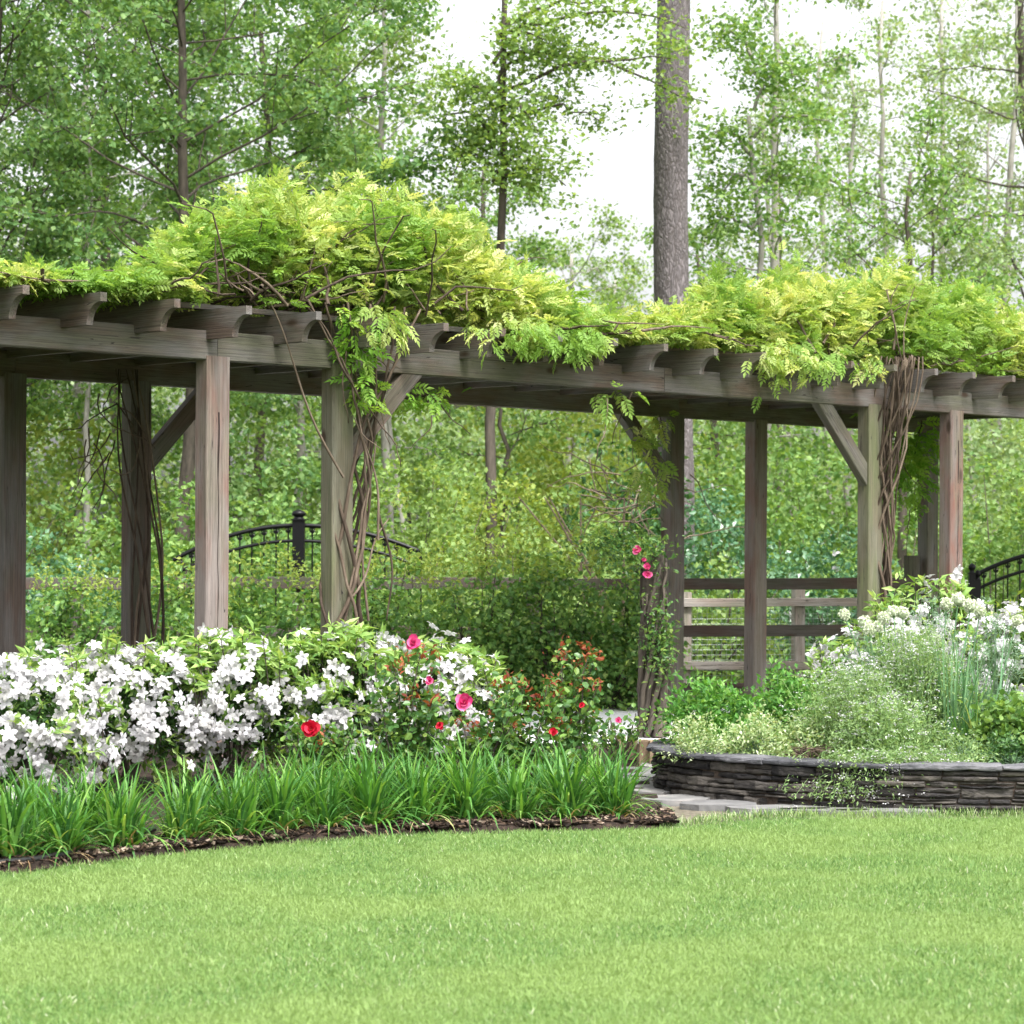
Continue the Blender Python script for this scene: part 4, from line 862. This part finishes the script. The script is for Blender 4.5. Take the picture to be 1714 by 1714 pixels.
# ------------------------------------------------------------------ daylily clumps
ordn = ['first', 'second', 'third', 'fourth', 'fifth', 'sixth', 'seventh', 'eighth', 'ninth', 'tenth', 'eleventh', 'twelfth', 'thirteenth', 'fourteenth', 'last']
def lily(px, off, label, seed, n=95, L=.46):
    rg = np.random.default_rng(seed + 2500); u = (px - CX) / F; Y = 13.0
    for _ in range(20): Y = float(edge_y(u * Y)) + off
    b = at(px, Y, .01); f = MB(); th = thing('daylily_clump', label, 'daylily', b, group='daylily clumps edging the bed')
    az_ = rg.uniform(0, 6.283, n); base = b + np.stack([rg.normal(0, .032, n), rg.normal(0, .03, n), np.zeros(n)], 1)
    Ls = rg.uniform(.6, 1.1, n) * L * rg.uniform(.84, 1.12); inner = rg.random(n) < .66; ph = np.where(inner, np.abs(rg.normal(0, .33, n)), rg.uniform(.4, 1.0, n)); cu = np.where(inner, rg.uniform(.3, 1.6, n), rg.uniform(1.3, 2.4, n)); Ls = Ls * np.where(inner, 1, .85)
    r = rg.random(n) * .85; r[~inner] += .12; blades(f, base, az_, Ls, rg.uniform(.012, .022, n), ph, cu, 7, rg, np.clip(r, 0, 1))
    f.obj('leaves', M['lily'], th)
    g = MB(); n = 12; blades(g, b + np.stack([rg.normal(0, .05, n), rg.normal(0, .05, n), np.zeros(n)], 1), rg.uniform(3.4, 6, n), rg.uniform(.2, .4, n), rg.uniform(.006, .011, n), rg.uniform(.8, 1.3, n), rg.uniform(.7, 1.2, n), 6, rg); g.obj('dry_leaves', M['dry'], th)
FR = [-60, 22, 108, 205, 312, 398, 470, 545, 622, 700, 782, 868, 950, 1030]
for i, px in enumerate(FR): lily(px, .24 + .04 * math.sin(i * 2.1), (ordn[i] + ' daylily clump from the left in the front row beside the lawn') if i else 'daylily clump cut by the left edge in the front row', i, 150 if i != 3 else 210, .46 + .05 * math.sin(i * 3.3))
BK = [60, 150, 345, 425, 515, 590, 665, 745, 830, 915, 1000]
for i, px in enumerate(BK): lily(px, .62 + .05 * math.sin(i * 1.7), ordn[i] + ' daylily clump from the left in the back row, against the shrubs', 50 + i, 120, .44)
# iris-like blue flowers spilling at the far left are part of the azalea; black hose along the lawn edge
g = MB(); hp = []
for px, py in ((-160, 1478), (-40, 1468), (60, 1458), (110, 1450), (150, 1440), (200, 1420), (260, 1405)):
    Y = ground_Y(py); hp.append(at(px, Y, .045))
hp = np.array(hp); tt = np.linspace(0, len(hp) - 1, 40); hp = np.stack([np.interp(tt, range(len(hp)), hp[:, k]) for k in range(3)], 1); tube(g, hp, .014, 10)
tag(g.obj('garden_hose', M['rubber'], None, True), 'black garden hose lying at the bed edge on the left', 'hose')

# ------------------------------------------------------------------ raised slate bed
WC = np.array([2.9, 15.58]); WR = 2.03; EY = .68
th = thing('stone_planter', 'curved raised bed wall of stacked dark slate', 'planter wall', (WC[0], WC[1], 0)); rgw = np.random.default_rng(8)
def stone(g, a0, a1, r0, r1, z0, z1, rg, jit=.008, rv=None):
    K = max(2, int((a1 - a0) * WR / .06) + 1); aa = np.linspace(a0, a1, K); V = []
    for k, a in enumerate(aa):
        e = .012 if k in (0, K - 1) else 0; ro = r1 + rg.normal(0, jit) - e; c, s_ = math.cos(a), math.sin(a); zz0 = z0 + abs(rg.normal(0, .003)); zz1 = z1 - abs(rg.normal(0, .004))
        for (r_, z_) in ((r0, zz0), (ro - .006, zz0), (ro, zz0 + .008), (ro + rg.normal(0, .003), zz1 - .008), (ro - .008, zz1), (r0, zz1)): V.append((WC[0] + r_ * c, WC[1] + EY * r_ * s_, z_))
    q = [(k * 6 + i, k * 6 + (i + 1) % 6, (k + 1) * 6 + (i + 1) % 6, (k + 1) * 6 + i) for k in range(K - 1) for i in range(6)]
    t = [(0, i, i + 1) for i in range(1, 5)] + [((K - 1) * 6, (K - 1) * 6 + i + 1, (K - 1) * 6 + i) for i in range(1, 5)]
    g.add(V, q, t, rg.random() if rv is None else rv)
g = MB(); z = 0.0; A0, A1 = R(20), R(375)
hs_ = [.055, .035, .058, .036, .061]
for h_ in hs_:
    a = A0 + rgw.uniform(0, .05)
    while a < A1:
        da = rgw.uniform(.05, .17); 
        if rgw.random() < .3: stone(g, a + .002, a + da - .003, WR - .18, WR + rgw.normal(0, .008), z + .002, z + h_ * .5, rgw); stone(g, a + .004, a + da - .001, WR - .18, WR + rgw.normal(0, .008), z + h_ * .5 + .001, z + h_ - .001, rgw)
        else: stone(g, a + .002, a + da - .003, WR - .18, WR + rgw.normal(0, .010), z + rgw.uniform(0, .004), z + h_ - .001, rgw)
        a += da
    z += h_
g.obj('stacked_stones', M['slate'], th); g = MB(); aa = np.linspace(A0, A1, 90)
V = []
for a in aa: V += [(WC[0] + (WR - .19) * math.cos(a), WC[1] + EY * (WR - .19) * math.sin(a), 0), (WC[0] + (WR - .035) * math.cos(a), WC[1] + EY * (WR - .035) * math.sin(a), 0), (WC[0] + (WR - .035) * math.cos(a), WC[1] + EY * (WR - .035) * math.sin(a), z - .005), (WC[0] + (WR - .19) * math.cos(a), WC[1] + EY * (WR - .19) * math.sin(a), z - .005)]
g.add(V, [(k * 4 + i, k * 4 + (i + 1) % 4, (k + 1) * 4 + (i + 1) % 4, (k + 1) * 4 + i) for k in range(89) for i in range(4)], None, .0); g.obj('wall_core', M['soil'], th)
a = A0
while a < A1:
    da = rgw.uniform(.17, .30); g = MB(); stone(g, a + .003, min(a + da, A1), WR - .24, WR + .035, z + .001, z + .034 + rgw.uniform(0, .006), rgw, .007); g.obj('cap_stone', M['capstone'], th); a += da
ZS = z - .03
g = MB(); V = [(WC[0], WC[1], ZS + .06)]; nn_ = 64
for k in range(nn_): a = k * 2 * math.pi / nn_; V.append((WC[0] + (WR - .17) * math.cos(a), WC[1] + EY * (WR - .17) * math.sin(a), ZS))
g.add(V, None, [(0, k + 1, (k + 1) % nn_ + 1) for k in range(nn_)]); g.obj('soil', M['soil'], th)

# flagstones: path beside and in front of the wall
FL = [((1095, 1322), .22, .30), ((1080, 1298), .2, .3), ((1135, 1342), .22, .16), ((1205, 1350), .26, .13), ((1300, 1357), .3, .10), ((1110, 1285), .18, .2), ((1385, 1360), .26, .08), ((1480, 1361), .3, .07), ((1050, 1310), .16, .2)]
for i, ((px, py), a_, b_) in enumerate(FL):
    Y = ground_Y(py); c = at(px, Y); rgk = np.random.default_rng(i); n = 9; an = np.arange(n) * 2 * math.pi / n; rr = rgk.uniform(.8, 1.12, n); g = MB()
    top = [(c[0] + a_ * rr[k] * math.cos(an[k]), c[1] + b_ * 1.4 * rr[k] * math.sin(an[k]), .028) for k in range(n)]; bot = [(x, y, -.02) for x, y, _ in top]
    g.add(top + bot, [(k, n + k, n + (k + 1) % n, (k + 1) % n) for k in range(n)], [(0, k, k + 1) for k in range(1, n - 1)], rgk.random())
    tag(g.obj('flagstone', M['flag']), ['irregular flagstone in the gap left of the slate wall, nearest the wall end', 'irregular flagstone in the gap, second from the tan edging', 'pinkish flagstone at the foot of the wall end', 'flagstone before the wall, first to the right of its end', 'long flagstone before the wall, under the groundcover plants', 'flagstone just below the tan edging blocks', 'thin flagstone before the wall, half under the grass', 'thin flagstone farthest right before the wall', 'flagstone half hidden by the last daylily clump'][i], 'flagstone', 'flagstones around the slate wall')
# tan upright edging blocks
for i, px in enumerate((1040, 1060, 1079, 1097, 1112)):
    Y = 17.6 - .1 * i; b = at(px, Y); g = MB(); box(g, b[0] - .036, b[0] + .036, Y - .05, Y + .05, -.02, .19 + .012 * math.sin(i * 2), .2 + .15 * i)
    o = g.obj('edging_block', M['edging']); mod = o.modifiers.new('bevel', 'BEVEL'); mod.width = .008; mod.segments = 2
    tag(o, ['leftmost tan upright edging block', 'second tan edging block from the left', 'middle tan edging block below the rose pillar', 'second tan edging block from the right', 'tan edging block closest to the slate wall'][i], 'edging block', 'tan edging blocks of the bed')

# ------------------------------------------------------------------ plants of the raised bed
ZG = ZS + .01
def clump(name, label, cat, px, Y, wd, h, n, leaf, m, seed, tmpl=LEAF2, dep=None, z0=None, group=None, width=1., sig=.035, nc=60, spill=None, up=.5):
    rg = np.random.default_rng(seed + 4000); z0 = ZG if z0 is None else z0; b = at(px, Y, z0); th = thing(name, label, cat, b, group=group); dep = dep or wd * .8
    d = unit(rg.normal(size=(nc, 3))); d[:, 2] = np.abs(d[:, 2]); r = rg.random(nc) ** .33; C = b + d * r[:, None] * np.array([wd / 2, dep / 2, h]) * rg.uniform(.85, 1.12, (nc, 1))
    s = MB(); 
    for e in C[:min(nc, 60)]: m1 = b * .4 + e * .6 + [0, 0, .02]; tube(s, [b + rg.normal(0, .03, 3) * [1, 1, 0] * wd, m1, e], [.004, .003, .002], 4)
    cc = np.repeat(C, max(1, n // nc), axis=0); p = cc + rg.normal(0, sig, cc.shape) * [1, 1, .8]; p[:, 2] = np.maximum(p[:, 2], z0 + .01); f = MB(); leaves(f, p, leaf, tmpl, rg=rg, up=up, out=(cc - b), outw=.35, width=width)
    s.obj('stems', M['rosem'], th); f.obj('foliage', m, th); return th
clump('groundcover_plant', 'pale yellow-green groundcover at the left end of the slate bed', 'groundcover', 1170, 15.2, .42, .24, 2600, .026, M['varieg'], 1, width=.9, dep=.5, nc=90)
clump('groundcover_plant', 'variegated creamy groundcover behind the middle cap stones', 'groundcover', 1265, 15.1, .42, .28, 3000, .028, M['varieg'], 2, dep=.5, nc=90)
clump('groundcover_plant', 'variegated groundcover next to the frothy white plant', 'groundcover', 1355, 15.25, .42, .27, 2800, .028, M['varieg'], 3, dep=.5, nc=80)
clump('herb_plant', 'bright green leafy herb behind the left groundcover', 'herb', 1195, 15.75, .60, .42, 4200, .045, M['herb'], 4, LEAF2, sig=.05, nc=70)
clump('herb_plant', 'bright green leafy herb below the second middle post', 'herb', 1305, 16.3, .55, .48, 4000, .042, M['herb'], 5, LEAF2, sig=.05, nc=60)
clump('herb_plant', 'green bushy herb left of the frothy white plant', 'herb', 1385, 16.6, .5, .52, 2200, .05, M['lf_mid'], 6, sig=.05, nc=60)
clump('herb_plant', 'bushy mid green plant at the right edge over the slate wall', 'herb', 1712, 15.0, .5, .46, 3400, .04, M['lf_mid'], 7, LEAFR, sig=.05, nc=70)
clump('herb_plant', 'low dark green plant at the right edge on the cap stones', 'herb', 1700, 14.75, .55, .16, 1500, .03, M['lf_dark'], 8, nc=60)
clump('herb_plant', 'yellowish sprawling plant between froth and right bush', 'herb', 1610, 14.9, .45, .20, 1700, .022, M['froth'], 9, nc=70)
# frothy plant
def froth(px, Y, label, seed, wd, h, z0=ZG, n=340, spill=False):
    rg = np.random.default_rng(seed + 5000); b = at(px, Y, z0); th = thing('frothy_plant', label, 'flowering plant', b, group='frothy white-flowered plants'); s = MB(); f = MB(); w_ = MB()
    for j in range(n):
        a, c_ = rg.normal(0, .26), rg.normal(0, .22); r0 = b + [a * wd * .75, c_ * wd * .75, 0]; e = r0 + [rg.normal(0, .07) + a * .2 * wd, rg.normal(-.02, .07), h * rg.uniform(.45, 1.0) * (1 - .8 * a * a)]
        if spill and rg.random() < .6: r0 = b + [rg.normal(0, .3) * wd, -.1, 0]; e = r0 + [rg.normal(0, .12), -.36 - .1 * rg.random(), rg.uniform(-.17, .12)]
        m1 = r0 * .5 + e * .5 + rg.normal(0, .025, 3) + [0, 0, .07 * spill]; tube(s, [r0, m1, e], [.002, .0016, .0012], 3, rg.random())
        k = 44; q = r0 + (e - r0) * rg.uniform(.15, 1, (k, 1)) + rg.normal(0, .028, (k, 3)); q[:, 2] = np.maximum(q[:, 2], r0[2] * (0 if spill else 1) + .01); leaves(f, q, .026, LEAF1, rg=rg, width=.5)
        for _ in range(rg.integers(0, 3) if e[2] > ZG + .05 else rg.integers(0, 2)):
            k = rg.integers(5, 11); q = e + rg.normal(0, .03, 3) + rg.normal(0, 1, (k, 3)) * [.016, .016, .003]; leaves(w_, q, .011, LEAFR, rg=rg, up=2.5)
    s.obj('stems', M['froth'], th); f.obj('foliage', M['froth'], th); w_.obj('florets', M['white_petal'], th)
froth(1480, 14.85, 'frothy white-flowered plant spilling over the slate wall', 1, .60, .42, n=560, spill=True)
froth(1435, 15.25, 'frothy white-flowered plant on the left of the spilling one', 2, .60, .58, n=360)
froth(1530, 15.5, 'tallest frothy white-flowered plant among the alliums', 3, .62, .84, n=420)
# grassy/needle greens and iris blades
def bladeclump(name, label, cat, px, Y, n, L, Wd, m, seed, spread=.06, lean=.25, curl=.5, z0=ZG):
    rg = np.random.default_rng(seed + 6000); b = at(px, Y, z0); th = thing(name, label, cat, b); f = MB()
    blades(f, b + rg.normal(0, spread, (n, 3)) * [1, 1, 0], rg.uniform(0, 6.28, n), L * rg.uniform(.6, 1.1, n), Wd * rg.uniform(.7, 1.2, n), np.abs(rg.normal(0, lean, n)), rg.uniform(0, curl, n), 6, rg); f.obj('leaves', m, th)
bladeclump('onion_leaves', 'tall upright blue-green onion leaves under the allium heads', 'allium leaves', 1605, 15.3, 80, .80, .015, M['onion'], 1, .07, .20, .55)
bladeclump('onion_leaves', 'thinner blue-green leaves left of the tall upright ones', 'allium leaves', 1540, 15.5, 60, .74, .009, M['onion'], 2, .12, .18, .4)
bladeclump('onion_leaves', 'arching bright leaves right of the tall upright ones', 'allium leaves', 1640, 15.2, 46, .42, .014, M['lily'], 3, .06, .3, 1.4)
for i, (px, Y, h, wd, lb) in enumerate(((1668, 15.9, .98, .52, 'feathery grey-green herb right of the onion leaves'), (1450, 16.0, .74, .45, 'feathery grey-green herb behind the left frothy plant'), (1570, 16.0, .95, .48, 'feathery grey-green herb in the middle of the raised bed'))):
    clump('feathery_herb', lb, 'herb', px, Y, wd, h, 5200, .035, M['rosem'], 30 + i, LEAF1, width=.22, nc=130, sig=.03)
# white azaleas behind the bed
azalea(1480, 17.7, .95, .80, .15, 300, 'white azalea behind the alliums', 6, .5, 12, flow_lo=.35, fl=.042)
azalea(1690, 17.5, 1.05, .88, .15, 460, 'white azalea at the right edge behind the raised bed', 7, .6, 8, flow_lo=.2, fl=.040)
azalea(1550, 18.2, .9, 1.10, .15, 110, 'upright white azalea between alliums and the last post', 8, .9, 14, flow_lo=.7, fl=.045)
clump('shrub', 'yellow-leaved shrub below the arched gate', 'shrub', 1700, 19.5, 1.2, 1.0, 5200, .05, M['lf_yel'], 40, z0=0, nc=110, sig=.07)
# alliums
def floret_ball(r_, seed):
    g = MB(); rg = np.random.default_rng(seed); n = 170; d = unit(rg.normal(size=(n, 3))); d[:, 2] = np.where(d[:, 2] < -.5, -d[:, 2], d[:, 2])
    for k in range(5):
        aa = k * 2 * math.pi / 5
    q = np.repeat(d, 5, axis=0) * r_ + rg.normal(0, r_ * .05, (n * 5, 3)); leaves(g, q, r_ * .34, LEAFR, rg=rg, out=q, outw=.1, up=0.1)
    K = 9; z = np.linspace(-1, 1, K) * r_ * .86; tube(g, np.stack([np.zeros(K), np.zeros(K), z], 1), np.sqrt(np.maximum((r_ * .86) ** 2 - z ** 2, 1e-6)), 12, .1)
    return g
hm = floret_ball(.034, 1).mesh('flower_head', M['cream'])
AL = [(1413, 1027, 'allium standing alone left of the others'), (1447, 1041, None), (1455, 1052, None), (1471, 1048, None), (1479, 1031, None), (1496, 1021, None), (1511, 1024, None), (1585, 1008, None), (1604, 1001, 'tallest allium'), (1625, 1011, None), (1641, 1021, 'allium right of the tallest group, head leaning apart'), (1704, 1036, 'allium nearest the right edge of the picture'), (1564, 1066, 'lowest allium, head sunk among the frothy flowers')]
ALB = [None, 'second allium from the left', 'third allium from the left, one of a low pair', 'fourth allium from the left, one of a low pair', 'fifth allium from the left', 'sixth allium from the left, highest of the left group', 'last allium of the left group', 'allium just left of the tallest one', None, 'allium just right of the tallest one', None, None, None]
for i, (px, py, lb) in enumerate(AL):
    Y = 15.75 + .12 * math.sin(i * 2.7); hpz = zpx(py, Y); hd = at(px, Y, hpz); rb = np.random.default_rng(i); bs = at(px + (1540 - px) * .35 + (40 if i == 0 else 0), Y, ZG); th = thing('allium', 'round white ' + (lb or ALB[i]) if not (lb or ALB[i]).startswith(('second', 'third', 'fourth', 'fifth', 'sixth', 'last', 'tallest', 'lowest')) else 'round white-headed flower: ' + (lb or ALB[i]), 'allium', bs, group='alliums in the raised bed')
    g = MB(); tube(g, [bs, bs * .6 + hd * .4 + [0, 0, .04], bs * .2 + hd * .8 + [0, 0, .02], hd], [.006, .005, .004, .004], 6); g.obj('stem', M['onion'], th)
    o = bpy.data.objects.new('flower_head', hm); COL.objects.link(o); o.parent = th; o.location = tuple(hd - bs); o.rotation_euler = (rb.random(), rb.random(), rb.random() * 6); o.scale = (rb.uniform(.9, 1.15),) * 3
# twig heap on the bed
g = MB(); rg = np.random.default_rng(2)
for j in range(60):
    c = at(1352 + rg.normal(0, 10), 14.98 + rg.normal(0, .04), ZG + rg.uniform(.03, .09)); d1 = unit(rg.normal(0, 1, 3) * [1, .6, .2]); tube(g, [c, c + d1 * .04, c + d1 * .10 + rg.normal(0, .01, 3)], [.004, .003, .002], 4, rg.random())
tag(g.obj('twig_heap', M['vine_bark']), 'small heap of dry brown twigs on the slate cap', 'twigs')
# bare twiggy tangle left of the middle post
g = MB()
for j in range(30):
    c = at(1040 + rg.normal(0, 40), 29 + rg.normal(0, .4), zpx(830 + rg.normal(0, 30), 29)); d1 = unit(rg.normal(0, 1, 3) * [1., .5, .9]); pts = [c]
    for k in range(7): d1 = unit(d1 + rg.normal(0, .25, 3)); pts.append(pts[-1] + d1 * .13)
    tube(g, pts, np.linspace(.009, .003, 8), 4, rg.random())
base = at(1040, 29)
for k in range(6): tube(g, [base + rg.normal(0, .1, 3) * [1, 1, 0], base + [rg.normal(0, .3), 0, 1.0], base + [rg.normal(0, .5), 0, 2.1]], [.03, .02, .008], 5)
tag(g.obj('bare_bush', M['vine_bark']), 'bare twiggy brown bush left of the middle post', 'bush')
bpy.context.view_layer.update()
